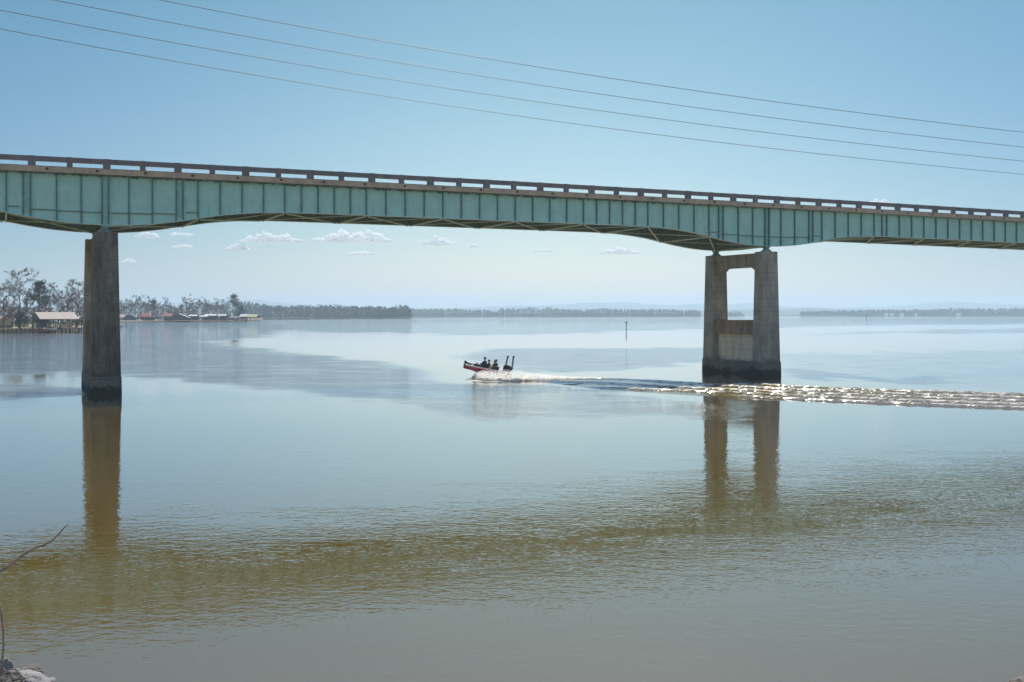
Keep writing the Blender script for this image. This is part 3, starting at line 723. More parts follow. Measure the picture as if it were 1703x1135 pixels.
woods('undergrowth', 'purple brown thicket of bare brush under the trees on the near left bank', 505, -120, 150, [(-120, 517), (20, 512), (60, 519), (100, 517), (150, 516)], 3, 2.2, 90, .28, M['brush'], 12, .32, 1.8)
# ------------------------------------------------------------------ boathouses
def gable_house(name, loc, rz, w, l, ze, za, label, cat, roof, wall, group=None, posts=0, walled=0.0, z0=0.0, gable=True, over=.5, postm=None, hip=0.0):
    """local x across the gable, y along the ridge; walled = part of the length closed in"""
    r = empty(name, loc, rz); tag(r, label, cat, group)
    m = MB(); th = .18
    for s in (-1, 1):
        a = [(0, -l / 2 - over + hip, za), (0, l / 2 + over - hip, za), (s * (w / 2 + over), l / 2 + over, ze - .2), (s * (w / 2 + over), -l / 2 - over, ze - .2)]
        b = [(x, y, z + th) for x, y, z in a]; m.hexa(a, b) if s > 0 else m.hexa(a[::-1], b[::-1])
    if hip:
        for q in (-1, 1): m.face([(-(w / 2 + over), q * (l / 2 + over), ze), (w / 2 + over, q * (l / 2 + over), ze), (0, q * (l / 2 + over - hip), za + th)])
    m.build('roof', roof, r)
    if gable:
        for q in (-1, 1):
            y = q * l / 2; k = MB(); k.hexa([(-w / 2, y - .06, ze - .1), (w / 2, y - .06, ze - .1), (0, y - .06, za - .1)], [(-w / 2, y + .06, ze - .1), (w / 2, y + .06, ze - .1), (0, y + .06, za - .1)]); k.build('gable', wall, r)
    if walled:
        k = MB(); k.box(-w / 2 + .1, w / 2 - .1, -l / 2 + .1, -l / 2 + l * walled, z0, ze - .12); k.build('wall', wall, r)
    for i in range(posts):
        y = -l / 2 + .2 + (l - .4) * i / max(1, posts - 1)
        for s in (-1, 1):
            k = MB(); k.box(s * (w / 2 - .15) - .13, s * (w / 2 - .15) + .13, y - .13, y + .13, z0 - 2.2, ze - .15); k.build('post', postm or M['timber'], r)
    return r
bh = gable_house('boathouse', W(91, 545, 478) * 1.0, R(-48), 11.0, 15.5, 5.75 - 2.1, 8.5 - 2.1, 'large open boathouse with pale metal roof and grey green gable on the near left bank', 'boathouse', M['roof_pale'], M['siding'], None, 6, 0, 0)
bh.location.z = 2.1
k = MB(); k.box(-1.4, 2.8, -7.5, -4.0, 0, 3.6); k.build('wall', M['siding'], bh)
k = MB(); k.box(-5.4, -1.4, -7.2, 7.2, -.12, 0); k.box(1.4, 5.4, -4.0, 7.2, -.12, 0); k.build('floor', M['deckwood'], bh)
k = MB(); k.box(-5.3, 5.3, -7.74, -7.56, 2.7, 3.5); k.build('fascia', M['timber'], bh)
def moored(px, d, L, z, rz, label, mat):
    r = empty('moored_boat', ((px - CX) / F * d, d, z), rz); tag(r, label, 'boat', 'boats moored by the boathouses')
    m = MB(); rows = []
    for i in range(9):
        q = i / 8; b = L * .17 * (1 - q ** 2.6) + .02; x = -L / 2 + L * q; g = .75 + .35 * q * q
        rows.append([(x, -b, g), (x + L * .03 * q, -b * .8, .2), (x, 0, -.25 + .5 * q ** 3), (x + L * .03 * q, b * .8, .2), (x, b, g)])
    m.grid(rows); m.face(rows[0][::-1]); m.face([p for rw in rows for p in (rw[0],)] + [rw[4] for rw in rows[::-1]])
    m.build('hull', mat, r, True)
    m = MB(); m.hexa([(-L * .12, -.7, .76), (L * .14, -.7, .80), (L * .14, .7, .80), (-L * .12, .7, .76)], [(-L * .12, -.6, 1.5), (L * .06, -.6, 1.5), (L * .06, .6, 1.5), (-L * .12, .6, 1.5)]); m.build('cabin', M['glass_dark'], r)
moored(86, 470, 6, 1.0, R(-35), 'white boat slung inside the pale roofed boathouse', M['white'])
moored(99, 476, 5.5, .6, R(-20), 'white boat at the right end of the pale roofed boathouse', M['white'])
moored(80, 464, 7.5, .15, R(-8), 'low dark red boat lying along the dock before the pale boathouse', M['roof_rust'])
def dock(pts, zdeck, wdt, label, np_, name='dock', grp=None, pm=None, lower=0.0):
    a, b = Vector(pts[0]), Vector(pts[1]); r = empty(name, (a.x, a.y, 0), math.atan2(b.y - a.y, b.x - a.x)); L = (b - a).length
    tag(r, label, 'dock', grp)
    m = MB(); m.box(0, L, -wdt / 2, wdt / 2, zdeck - .22, zdeck); m.build('deck', M['deckwood'], r)
    for i in range(np_):
        x = .2 + (L - .4) * i / (np_ - 1)
        for s in (-1, 1):
            k = MB(); k.box(x - .14, x + .14, s * wdt * .43 - .14, s * wdt * .43 + .14, -1.5, zdeck - .223); k.build('pile', pm or M['timber'], r)
    return r
X_ = lambda px, d: (px - CX) / F * d
dock(((X_(-40, 447), 447), (X_(72, 456), 456)), 2.15, 2.0, 'long wooden dock on piles along the left bank, left of the pale boathouse', 16)
dock(((X_(72, 452), 452), (X_(106, 462), 462)), 1.3, 2.2, 'low dock in front of the pale roofed boathouse', 7)
dock(((X_(106, 464), 464), (X_(142, 480), 480)), 2.0, 2.4, 'wooden dock between the pale boathouse and the dark stained pier', 8)
dock(((X_(185, 620), 620), (X_(202.5, 625), 625)), 1.2, 2.0, 'tip of a dark dock showing just right of the dark stained pier', 3)
# pale sea wall behind the dock
m = MB(); lp = near_line
for (x0, y0), (x1, y1) in zip(lp[2:6], lp[3:7]): m.hexa([(x0, y0 + 1.2, -1), (x1, y1 + 1.2, -1), (x1, y1 + 1.8, -1), (x0, y0 + 1.8, -1)], [(x0, y0 + 1.2, 1.5), (x1, y1 + 1.2, 1.5), (x1, y1 + 1.8, 1.5), (x0, y0 + 1.8, 1.5)])
tag(m.build('sea_wall', M['brickwall']), 'pale low sea wall behind the dock piles on the left bank', 'wall')
gable_house('house', ((-3 - CX) / F * 500, 500, 1.9), R(60), 7, 9, 3.0, 4.9, 'small house with a pink tiled roof at the left edge of the photo', 'house', M['roof_pink'], M['brickwall'], None, 0, 1.0)
gable_house('boathouse', ((136 - CX) / F * 560, 560, 2.0), R(30), 5, 8, 3.6, 4.4, 'low white roofed shelter just left of the dark stained pier', 'boathouse', M['roof_white'], M['timber'], None, 4, .0)
D2 = 1075
def bh2(px, rz, w, l, ze, za, label, roof, wall, posts=0, walled=.8, hip=0.0, d=D2, gable=True, z=1.6, over=.5):
    return gable_house('boathouse', ((px - CX) / F * d, d, z), R(rz), w, l, ze - z, za - z, label, 'boathouse', roof, wall, 'boathouses on the second point', posts, walled, 0, gable, over, None, hip)
bh2(201, 80, 8, 10, 4.4, 7.0, 'boathouse with a pale pink roof half hidden by the dark stained pier', M['roof_pink'], M['brickwall'])
bh2(218, 15, 9, 12, 4.6, 7.2, 'dark gabled boathouse left of the red roof', M['roof_grey'], M['timber'], 4, .6)
bh2(244, 75, 9, 12.5, 5.2, 8.4, 'boathouse with a bright red hipped roof', M['roof_red'], M['timber'], 4, .7, 3.0)
bh2(279, 82, 8, 10, 5.6, 8.2, 'boathouse with a rust red roof left of the big dark gable', M['roof_rust'], M['timber'], 4, .7, 2.0)
bh2(298, 8, 20, 14, 4.0, 8.0, 'widest boathouse with a big dark gable facing the river', M['roof_grey'], M['timber'], 5, .8, d=1068)
bh2(322, 86, 6, 8, 5.8, 6.9, 'long low boathouse with a white roof right of the big dark gable', M['roof_white'], M['timber'], 4, .6)
bh2(340, 88, 6, 7, 5.2, 6.3, 'small white roofed boathouse, second right of the big dark gable', M['roof_white'], M['timber'], 4, .5)
bh2(351, 88, 6, 11, 6.2, 7.4, 'wide white roofed boathouse under the reddish tree', M['roof_white'], M['timber'], 5, .6, d=1085)
bh2(369, 88, 6, 9, 6.0, 7.2, 'white roofed boathouse left of the grey dock shelter', M['roof_white'], M['timber'], 4, .6, d=1090)
bh2(391, 88, 6, 10, 4.4, 5.0, 'grey flat dock shelter left of the white and yellow roofs', M['roof_grey'], M['timber'], 5, .0, gable=False)
bh2(407, 84, 8, 7, 5.2, 7.4, 'open boathouse with a bright white roof near the tip of the point', M['roof_white'], M['timber'], 4, .0)
bh2(421, 84, 8, 9, 5.0, 7.2, 'open boathouse with a mossy yellow roof at the tip of the point', M['roof_yellow'], M['timber'], 4, .0)
moored(224, 1050, 7, .1, R(5), 'white boat below the dark gable nearest the pier', M['white'])
moored(380, 1050, 7, .3, R(8), 'white boat moored at the grey dock shelter', M['white'])
moored(305, 1092, 7, 6.2, R(20), 'white boat on a lift above the big dark gable', M['white']).__class__
dock(((X_(330, 1052), 1052), (X_(432, 1068), 1068)), 1.5, 2.4, 'long dock running along the tip of the second point', 14)
dock(((X_(204, 1046), 1046), (X_(330, 1051), 1051)), 1.3, 2.4, 'long dock in front of the red roofed boathouse and the dark gables', 16)

# ------------------------------------------------------------------ channel markers
def marker(px, d, h, w, label, top=True):
    r = empty('channel_marker', ((px - CX) / F * d, d, 0)); tag(r, label, 'channel marker')
    m = MB(); m.tube([(0, 0, -1), (0, 0, h)], w, 8); m.build('pile', M['timber'], r)
    if top:
        m = MB(); m.box(-w * 2.2, w * 2.2, -w * 1.3, -w * 1.15, h - w * 5, h - w * .5); m.build('sign_board', M['marker_green'], r)
        m = MB(); m.tube([(0, 0, h), (0, 0, h + w * 1.5)], w * .6, 8); m.build('lamp', M['black'], r)
marker(1041.5, wd(550.5), 4.3, .17, 'tall dark channel marker standing in the bright water left of the open portal pier')
marker(1441, wd(532.5), 5.6, .32, 'tiny dark channel marker far off right of the open portal pier')
marker(209.5, wd(545), 4.8, .16, 'slim bare post in the water right of the dark stained pier', False)

# ------------------------------------------------------------------ near bank, rocks and twigs at the camera's feet
rows = []
for i in range(40):
    d = -12 + 32 * i / 39; r = []
    for j in range(60):
        x = -40 + 80 * j / 59
        z = 6.2 - .335 * max(d, 0) + .12 * fbm(x * .4, d * .4, 0, 4) - .05
        z += 1.35 * math.exp(-((x + 8.0) / 2.0) ** 2 - ((d - 14) / 3.2) ** 2)
        z += 1.35 * math.exp(-((x - 8.9) / 1.6) ** 2 - ((d - 14) / 3.0) ** 2)
        r.append((x, d, max(z, -.6)))
    rows.append(r)
m = MB(); m.grid(rows); nb = m.build('near_bank', M['earth'], None, True); tag(nb, kind='structure')
if nb.data.polygons[5].normal.z < 0: nb.data.flip_normals()
def rock(px, py, d, r, mat, label, seed, sub=5, group=None):
    c = W(px, py, d); bm = bmesh.new(); bmesh.ops.create_icosphere(bm, subdivisions=sub, radius=1); rg = random.Random(seed)
    planes = [(Vector((rg.gauss(0, 1), rg.gauss(0, 1), rg.gauss(0, 1))).normalized(), rg.uniform(.62, .95)) for _ in range(16)]
    m = MB(); vs_ = []
    for v in bm.verts:
        p = v.co.copy()
        for n_, h_ in planes:
            q = p.dot(n_)
            if q > h_: p -= n_ * (q - h_)
        p *= 1 + .10 * fbm(v.co.x * 2.2 + seed, v.co.y * 2.2, v.co.z * 2.2, 5) + .035 * fbm(v.co.x * 9 + seed, v.co.y * 9, v.co.z * 9, 4)
        vs_.append((p.x * r[0], p.y * r[1], p.z * r[2]))
    m.add(vs_, [[v.index for v in f.verts] for f in bm.faces]); bm.free()
    o = m.build('rock', mat); o.location = c; o.rotation_euler = (rg.uniform(-.3, .3), rg.uniform(-.3, .3), rg.uniform(0, 6)); tag(o, label, 'rock', group)
GR = 'rocks on the near bank'
rock(40, 1139, 13.6, (.30, .24, .15), M['rock'], 'pale flat topped rock in the lower left corner, nearest the water', 1, group=GR)
rock(48, 1120, 14.2, (.20, .2, .10), M['rock_dark'], 'brown flat rock lying behind the pale corner rock', 2, group=GR)
rock(6, 1118, 13.2, (.11, .12, .17), M['rock'], 'grey lumpy rock at the very left edge of the photo', 3, group=GR)
rock(12, 1140, 12.8, (.20, .2, .14), M['rock_dark'], 'dark rock in the extreme lower left corner', 4, group=GR)
rock(74, 1146, 13.5, (.16, .16, .13), M['rock'], 'small pale rock at the bottom edge, right of the corner rocks', 5, group=GR)
rock(-10, 1130, 13.8, (.22, .2, .20), M['rock_dark'], 'brown rock cut by the left edge behind the grey lumpy rock', 6, group=GR)
rock(24, 1118, 13.5, (.06, .06, .05), M['rock'], 'small pale stone wedged between the grey lumpy rock and the corner rock', 8, group=GR)
rock(84, 1132, 14.0, (.07, .06, .04), M['rock'], 'smallest stone at the right end of the corner rocks', 9, group=GR)
rock(1704, 1146, 13.8, (.26, .24, .15), M['rock_dark'], 'brown rock just showing in the lower right corner', 7, group=GR)
tw = empty('bare_twig', W(-60, 1010, 10)); tag(tw, 'bare grey branch reaching in from the left edge over the water', 'branch')
o_ = W(-60, 1010, 10)
P_ = lambda px, py, d=10: W(px, py, d) - o_
m = MB(); m.tube([P_(-160, 1060), P_(-60, 1003), P_(0, 950.5), P_(20, 938), P_(40, 921.5), P_(62, 909.5), P_(74, 906)], [.027, .023, .0155, .014, .0125, .0105, .008], 8); m.build('stem', M['stick'], tw, True)
m = MB(); m.tube([P_(72, 907), P_(86, 900), P_(96, 890), P_(107, 878), P_(116, 868)], [.008, .0095, .0078, .005, .0015], 8); m.build('tip', M['stick'], tw, True)
m = MB(); m.tube([P_(66, 908), P_(71, 909), P_(73, 911)], [.008, .007, .004], 6); m.tube([P_(24, 935), P_(25, 940)], [.007, .003], 6); m.build('bud', M['stick'], tw, True)
m = MB(); sp = [W(2, 1120, 13), W(4, 1098, 13), W(6, 1075, 13), W(5.5, 1050, 13), W(3, 1025, 13), W(-1, 1005, 13), W(-8, 985, 13)]
m.tube(sp, [.016, .014, .012, .012, .011, .010, .008], 7)
tag(m.build('bare_twig', M['stick'], None, True), 'thin dark upright stem rising from the corner rocks at the left edge', 'stem')

# ------------------------------------------------------------------ wake waves
def wake_strip(name, ctr, half, n_s, n_w, crests, amp, foam, label, kind='stuff'):
    """ridged water following the plan line ctr; half(s) half-width; crests run along the strip"""
    m = MB(); rows = []; rip = []; fo = []
    for i in range(n_s + 1):
        s = i / n_s; c = ctr(s); d = (ctr(min(1, s + .01)) - ctr(max(0, s - .01))).normalized(); n = Vector((-d.y, d.x)); hw = half(s); r = []
        for j in range(n_w + 1):
            w = -1 + 2 * j / n_w; p = c + n * (w * hw)
            edge = sstep(1.0, .86, abs(w))
            ph = crests(s, w) + .7 * fbm(p.x * .12, p.y * .25, 2, 3)
            cr = .5 + .5 * math.cos(ph); cr = cr ** 1.6
            z = (amp(s, w) * (cr - .25) + .085 * amp(s, w) / .3 * fbm(p.x * 1.3, p.y * 2.6, 5, 4)) * edge
            r.append((p.x, p.y, max(z, -.0) + .006)); rip.append(1.3); fo.append(max(0, foam(s, w, cr, p)) * (edge if name == 'wake_waves' else 1))
        rows.append(r)
    m.grid(rows); o = m.build(name, M['wake'], None, True)
    if sum(f.normal.z for f in o.data.polygons) < 0: o.data.flip_normals()
    a = o.data.attributes.new('ripple', 'FLOAT', 'POINT'); a.data.foreach_set('value', rip)
    a = o.data.attributes.new('foam', 'FLOAT', 'POINT'); a.data.foreach_set('value', fo)
    tag(o, label, 'wake', kind=kind)
def chain(lst):
    pts = [Vector(((px - CX) / F * wd(py), wd(py))) for px, py in lst]
    L = [0]
    for a, b in zip(pts, pts[1:]): L.append(L[-1] + (b - a).length)
    def f(s):
        q = s * L[-1]
        for i in range(len(pts) - 1):
            if q <= L[i + 1] or i == len(pts) - 2: return pts[i].lerp(pts[i + 1], (q - L[i]) / (L[i + 1] - L[i]))
    return f
wc = chain([(830, 634), (900, 633.0), (1000, 635.8), (1075, 641), (1170, 645.5), (1300, 652), (1500, 660), (1703, 667), (1850, 672)])
wake_strip('wake_waves', wc, lambda s: 1.2 + 5.0 * sstep(0, .2, s) + 3.0 * sstep(.15, .45, s) + 2.0 * s, 520, 150,
           lambda s, w: w * (5 + 11 * sstep(.15, .6, s)) + 1.2, lambda s, w: .15 + .10 * sstep(.05, .4, s),
           lambda s, w, cr, p: (.13 + .05 * (1 - sstep(.5, .78, s)) + .07 * sstep(.55, .85, s) + .46 * cr + .24 * fbm(p.x * .9, p.y * 2.0, 9, 3)) * sstep(.22, .34, s + .05 * fbm(p.x * .3, p.y * .3, 0, 3) - .10 * w),
           'rolling wake waves with broken white foam stretching right behind the boat')
tr = chain([(783, 629.8), (800, 631.2), (825, 632.2), (860, 631.8), (900, 630.6), (940, 630), (1000, 629.5)])
wake_strip('foam_trail', tr, lambda s: (.4 + 3.0 * sstep(0, .2, s)) * (1 - .88 * sstep(.3, 1.0, s)), 240, 24, lambda s, w: w * 6, lambda s, w: .16 * (1 - .6 * s), lambda s, w, cr, p: .95 - .35 * s, 'white foam on the water beside the bass boat and in a thin trail behind it')
# ------------------------------------------------------------------ bass boat
BD = 138.5; bx = X_(836, BD)
BOAT = Matrix.Translation((bx, BD, .12)) @ Matrix.Rotation(R(180 + 33), 4, 'Z') @ Matrix.Rotation(R(-8.5), 4, 'Y')
boat = empty('bass_boat'); boat.matrix_world = BOAT; tag(boat, 'low red and white bass boat speeding left with its bow lifted', 'motorboat')
L = 5.8
def sec(q):   # q 0 transom .. 1 bow : half beam, gunwale z, chine half, chine z, keel z
    b = 1.12 * (1 - max(0, (q - .45) / .55) ** 2.3) + .03; g = .62 + .10 * q + .12 * q * q
    ch = b * (.86 - .25 * q); cz = .22 + .30 * max(0, q - .3) ** 1.5; kz = -.05 + .85 * (max(0, q - .42) / .58) ** 2.0
    return b, g, ch, min(cz, g - .1), min(kz, g - .14)
rows = []
for i in range(21):
    q = i / 20; x = L * q; b, g, ch, cz, kz = sec(q)
    rows.append([(x, -b, g), (x, -b * .99, g - .12), (x - .0, -ch, cz), (x, 0, kz), (x, ch, cz), (x, b * .99, g - .12), (x, b, g)])
m = MB(); m.grid(rows); m.face(rows[0]); hull = m.build('hull', M['hull_red'], boat, True)
m = MB()
for s in (-1, 1):
    gr = []
    for i in range(21):
        q = i / 20; b, g, *_ = sec(q); x = L * q; gr.append([(x, s * (b + .025), g - .09), (x, s * (b + .03), g + .03), (x, s * max(b - .14, 0), g + .045)])
    m.grid(gr)
m.build('gunwale', M['hull_pale'], boat, True)
m = MB(); gr = []
for i in range(21):
    q = i / 20; b, g, *_ = sec(q); z = g + (.01 if q > .62 or q < .2 else -.34); gr.append([(L * q, -max(b - .12, .0), z), (L * q, 0, z + .01), (L * q, max(b - .12, .0), z)])
m.grid(gr); m.build('deck', M['deck_grey'], boat)
m = MB()
for i in range(9):
    q = .52 + .36 * i / 8; b, g, ch, cz, kz = sec(q)
for s in (-1, 1):
    gr = []
    for i in range(13):
        q = .05 + .5 * i / 12; b, g, ch, cz, kz = sec(q); k = .25 + .45 * (i / 12)
        gr.append([(L * q, s * (b * .985 + .012), g - .14 - .02 * i / 12), (L * q, s * (ch + (b - ch) * .45 + .012), cz + (g - cz) * .42)])
    m.grid(gr)
m.build('side_stripe', M['hull_pale'], hull)
for y in (-.55, .55):
    m = MB(); m.hexa([(3.55, y - .40, .25), (4.15, y - .36, .28), (4.15, y + .36, .28), (3.55, y + .40, .25)], [(3.62, y - .34, 1.08), (3.92, y - .30, 1.0), (3.92, y + .30, 1.0), (3.62, y + .34, 1.08)])
    cs = m.build('console', M['black'], boat)
    m = MB(); m.hexa([(3.80, y - .28, 1.03), (3.84, y - .28, 1.02), (3.84, y + .28, 1.02), (3.80, y + .28, 1.03)], [(3.56, y - .24, 1.34), (3.59, y - .24, 1.34), (3.59, y + .24, 1.34), (3.56, y + .24, 1.34)]); m.build('windscreen', M['glass_dark'], cs)
m = MB(); m.tube([(3.42, -.52 + .17 * math.cos(a * .524), .98 + .17 * math.sin(a * .524)) for a in range(13)], .014, 5); m.tube([(3.6, -.52, .92), (3.42, -.52, .98)], .02, 5); m.build('steering_wheel', M['black'], boat)
for x, y, sm in ((3.05, .42, 'black'), (1.4, .42, 'seat_grey'), (1.95, -.35, 'black'), (1.1, -.35, 'black')):
    m = MB(); m.box(x - .18, x + .36, y - .25, y + .25, .28, .60); m.hexa([(x - .27, y - .24, .55), (x - .19, y - .24, .55), (x - .19, y + .24, .55), (x - .27, y + .24, .55)], [(x - .42, y - .2, 1.18), (x - .34, y - .2, 1.18), (x - .34, y + .2, 1.18), (x - .42, y + .2, 1.18)]); m.build('seat', M[sm], boat)
m = MB(); m.hexa([(2.05, .2, .6), (2.45, .2, .6), (2.45, .62, .6), (2.05, .62, .6)], [(2.1, .24, 1.15), (2.35, .24, 1.22), (2.35, .58, 1.22), (2.1, .58, 1.15)]); m.build('rod_bag', M['seat_grey'], boat)
tm = MB(); tm.bar((3.9, .32, 1.0), (5.6, .22, 1.08), .09, .10); tm.tube([(5.55, .22, 1.08), (5.95, .22, 1.14)], .10, 8)
tm.tube([(4.1, .30, 1.03), (4.6, .28, 1.05)], .13, 8); tm.bar((5.85, .18, 1.12), (6.05, .12, .70), .16); tm.hexa([(5.0, .05, .88), (5.7, .12, .95), (5.7, .32, .95), (5.0, .4, .88)], [(5.0, .05, .97), (5.7, .12, 1.03), (5.7, .32, 1.03), (5.0, .4, .97)])
tmo = tm.build('trolling_motor', M['black'], boat)
m = MB(); m.hexa([(5.8, .10, 1.08), (6.12, .14, 1.08), (6.12, .30, 1.08), (5.8, .34, 1.08)], [(5.84, .12, 1.32), (6.06, .16, 1.32), (6.06, .28, 1.32), (5.84, .32, 1.32)]); m.build('motor_head', M['black'], tmo); tmo.location.x = -.2
ob = MB(); ob.hexa([(-.95, -.31, .34), (-.06, -.33, .42), (-.06, .33, .42), (-.95, .31, .34)], [(-.95, -.28, 1.34), (-.12, -.30, 1.44), (-.12, .30, 1.44), (-.95, .28, 1.34)])
ob.hexa([(-.93, -.27, 1.342), (-.14, -.29, 1.442), (-.14, .29, 1.442), (-.93, .27, 1.342)], [(-.80, -.18, 1.48), (-.26, -.19, 1.56), (-.26, .19, 1.56), (-.80, .18, 1.48)])
obo = ob.build('outboard_motor', M['black'], boat)
m = MB(); m.box(-.955, -.07, -.333, .333, .88, .97); m.build('cowling_stripe', M['hull_pale'], obo)
m = MB(); m.box(-.66, -.02, -.9, .9, .02, .16); m.build('jack_plate', M['black'], boat)
m = MB(); m.hexa([(-.75, -.1, -.55), (-.45, -.1, -.55), (-.45, .1, -.55), (-.75, .1, -.55)], [(-.8, -.16, .335), (-.35, -.16, .375), (-.35, .16, .375), (-.8, .16, .335)]); m.build('lower_unit', M['black'], obo)
for y, tilt in ((.85, 0.0), (-.85, .22)):      # upright shallow water anchor poles on the transom
    a = Vector((-.62, y, .10)); top = a + Vector((-.04 - tilt * 1.2, 0, 2.55)); k = a.lerp(top, .42)
    m = MB(); m.bar(a, top, .10, .13); po = m.build('anchor_pole', M['black'], boat)
    m = MB(); m.bar(k + Vector((.16, 0, -.06)), k + Vector((-.16, 0, .03)), .13, .15); m.build('bracket', M['black'], po)
    m = MB(); m.bar(top + Vector((.09, 0, -.12)), top + Vector((-.13, 0, .05)), .16, .18); m.build('pole_head', M['black'], po)
    m = MB(); m.tube([k + Vector((-.17, 0, 0)), top + Vector((-.15, 0, -.06))], .015, 5); m.build('spike', M['wire'], po)

# ------------------------------------------------------------------ people
def skin_mesh(name, nodes, edges, mat, sub=2):
    """continuous surface grown round a skeleton: nodes = {key: (pos, radius)}"""
    keys = list(nodes); idx = {k: i for i, k in enumerate(keys)}
    me = bpy.data.meshes.new(name); me.from_pydata([nodes[k][0] for k in keys], [(idx[a], idx[b]) for a, b in edges], [])
    o = bpy.data.objects.new(name, me); col.objects.link(o)
    md = o.modifiers.new('skin', 'SKIN'); md.use_smooth_shade = True
    for i, k in enumerate(keys):
        sv = me.skin_vertices[0].data[i]; r = nodes[k][1]; sv.radius = r if isinstance(r, tuple) else (r, r); sv.use_root = (i == 0)
    o.modifiers.new('sub', 'SUBSURF').levels = sub; o.modifiers['sub'].render_levels = sub
    dg = bpy.context.evaluated_depsgraph_get(); dg.update()
    ev = bpy.data.meshes.new_from_object(o.evaluated_get(dg)); ev.name = name
    bpy.data.objects.remove(o); ev.materials.clear(); ev.materials.append(mat)
    n = bpy.data.objects.new(name, ev); col.objects.link(n); return n
def person(loc, label, jacket, pants, head_turn=0.0, reach=.0, cap=True):
    """seated figure facing +x (local); origin on the seat"""
    r = empty('person'); r.matrix_world = BOAT @ Matrix.Translation(loc) @ Matrix.Scale(1.36, 4); tag(r, label, 'person', 'people riding in the bass boat')
    N = {'pel': ((0, 0, .10), (.15, .17)), 'waist': ((0, 0, .27), (.12, .155)), 'chest': ((.02, 0, .46), (.13, .175)), 'nk': ((.02, 0, .60), .062), 'nk2': ((.035, 0, .67), .055),
         'hd': ((.05, 0, .74), (.085, .075)), 'hd2': ((.05, 0, .83), (.10, .08)), 'hd3': ((.045, 0, .90), (.075, .065))}
    E = [('pel', 'waist'), ('waist', 'chest'), ('chest', 'nk'), ('nk', 'nk2'), ('nk2', 'hd'), ('hd', 'hd2'), ('hd2', 'hd3')]
    for s, q in ((1, 'l'), (-1, 'r')):
        N.update({q + 'hip': ((.06, s * .10, .08), .092), q + 'kn': ((.47, s * .15, .12), .065), q + 'an': ((.50, s * .14, -.28), .045), q + 'to': ((.68, s * .15, -.32), .036),
                  q + 'sh': ((.01, s * .20, .53), .062), q + 'el': ((.10 + reach * .1, s * .27, .28), .046), q + 'wr': ((.34 + reach * .08, s * .17, .26 + reach * .1), .030),
                  q + 'pm': ((.41 + reach * .08, s * .155, .25 + reach * .1), (.018, .040))})
        E += [('pel', q + 'hip'), (q + 'hip', q + 'kn'), (q + 'kn', q + 'an'), (q + 'an', q + 'to'), ('chest', q + 'sh'), (q + 'sh', q + 'el'), (q + 'el', q + 'wr'), (q + 'wr', q + 'pm')]
        px_, py_, pz_ = N[q + 'pm'][0]
        for i, (dy, ln) in enumerate(((-.030, .055), (-.010, .066), (.010, .062), (.029, .048))):
            N[q + 'f%d' % i] = ((px_ + ln * .6, py_ + dy, pz_ - .012), .0095); N[q + 'g%d' % i] = ((px_ + ln, py_ + dy, pz_ - .035), .008)
            E += [(q + 'pm', q + 'f%d' % i), (q + 'f%d' % i, q + 'g%d' % i)]
        N[q + 't'] = ((px_ - .015, py_ - s * .05, pz_ - .005), .010); N[q + 'u'] = ((px_ + .02, py_ - s * .062, pz_ - .018), .008)
        E += [(q + 'wr', q + 't'), (q + 't', q + 'u')]
    b = skin_mesh('body', N, E, M['skin'], 2); b.parent = r
    # face: nose, brow, ears
    m = MB(); m.blob((.15, 0, .79), (.025, .018, .028), 2, .05); b2 = m.build('nose', M['skin'], r, True)
    for s in (-1, 1):
        m = MB(); m.blob((.045, s * .083, .79), (.02, .012, .035), 2, .05); m.build('ear', M['skin'], r, True)
        m = MB(); m.blob((.138, s * .032, .825), (.012, .014, .009), 2, 0); m.build('eye', M['black'], r, True)
    m = MB(); m.blob((.14, 0, .745), (.012, .026, .007), 2, 0); m.build('mouth', M['roof_rust'], r, True)
    m = MB(); m.blob((.025, 0, .85), (.105, .098, .10), 3, .06); m.build('hair', M['hair'], r, True)
    if cap:
        m = MB(); m.blob((.045, 0, .90), (.115, .102, .075), 3, .03); m.hexa([(.12, -.085, .865), (.25, -.06, .85), (.25, .06, .85), (.12, .085, .865)], [(.12, -.085, .885), (.25, -.06, .865), (.25, .06, .865), (.12, .085, .885)]); m.build('cap', M['cap'], r, True)
    g = .045; J = {k: (p, tuple(x + g for x in q) if isinstance(q, tuple) else q + g) for k, (p, q) in N.items() if k in ('pel', 'waist', 'chest', 'nk', 'lsh', 'lel', 'lwr', 'rsh', 'rel', 'rwr')}
    JE = [e for e in E if e[0] in J and e[1] in J]
    skin_mesh('jacket', J, JE, jacket, 2).parent = r
    T = {k: (p, tuple(x + .012 for x in q) if isinstance(q, tuple) else q + .016) for k, (p, q) in N.items() if k in ('pel', 'lhip', 'lkn', 'lan', 'rhip', 'rkn', 'ran')}
    skin_mesh('trousers', T, [e for e in E if e[0] in T and e[1] in T], pants, 2).parent = r
    for s, q in ((1, 'l'), (-1, 'r')):
        a = Vector(N[q + 'an'][0]); m = MB(); m.blob((a.x + .08, a.y, a.z - .05), (.15, .05, .05), 2, .05); m.build('shoe', M['black'], r, True)
    return r
person((3.1, .42, .80), 'person in a dark jacket and cap sitting upright at the front of the bass boat', M['jacket_navy'], M['jacket_navy'], 0, .4)
person((1.45, .42, .72), 'person in a dark jacket sitting nearest the outboard motor', M['jacket_brown'], M['jacket_navy'], 0, .2)
person((2.0, -.35, .60), 'person in a brown jacket and cap hunched low in the middle of the bass boat', M['jacket_brown'], M['jacket_navy'], 0, .1)

person((1.15, -.35, .66), 'person in a pale grey jacket half hidden behind the person nearest the outboard motor', M['jacket_grey'], M['jacket_navy'], 0, .1, False)

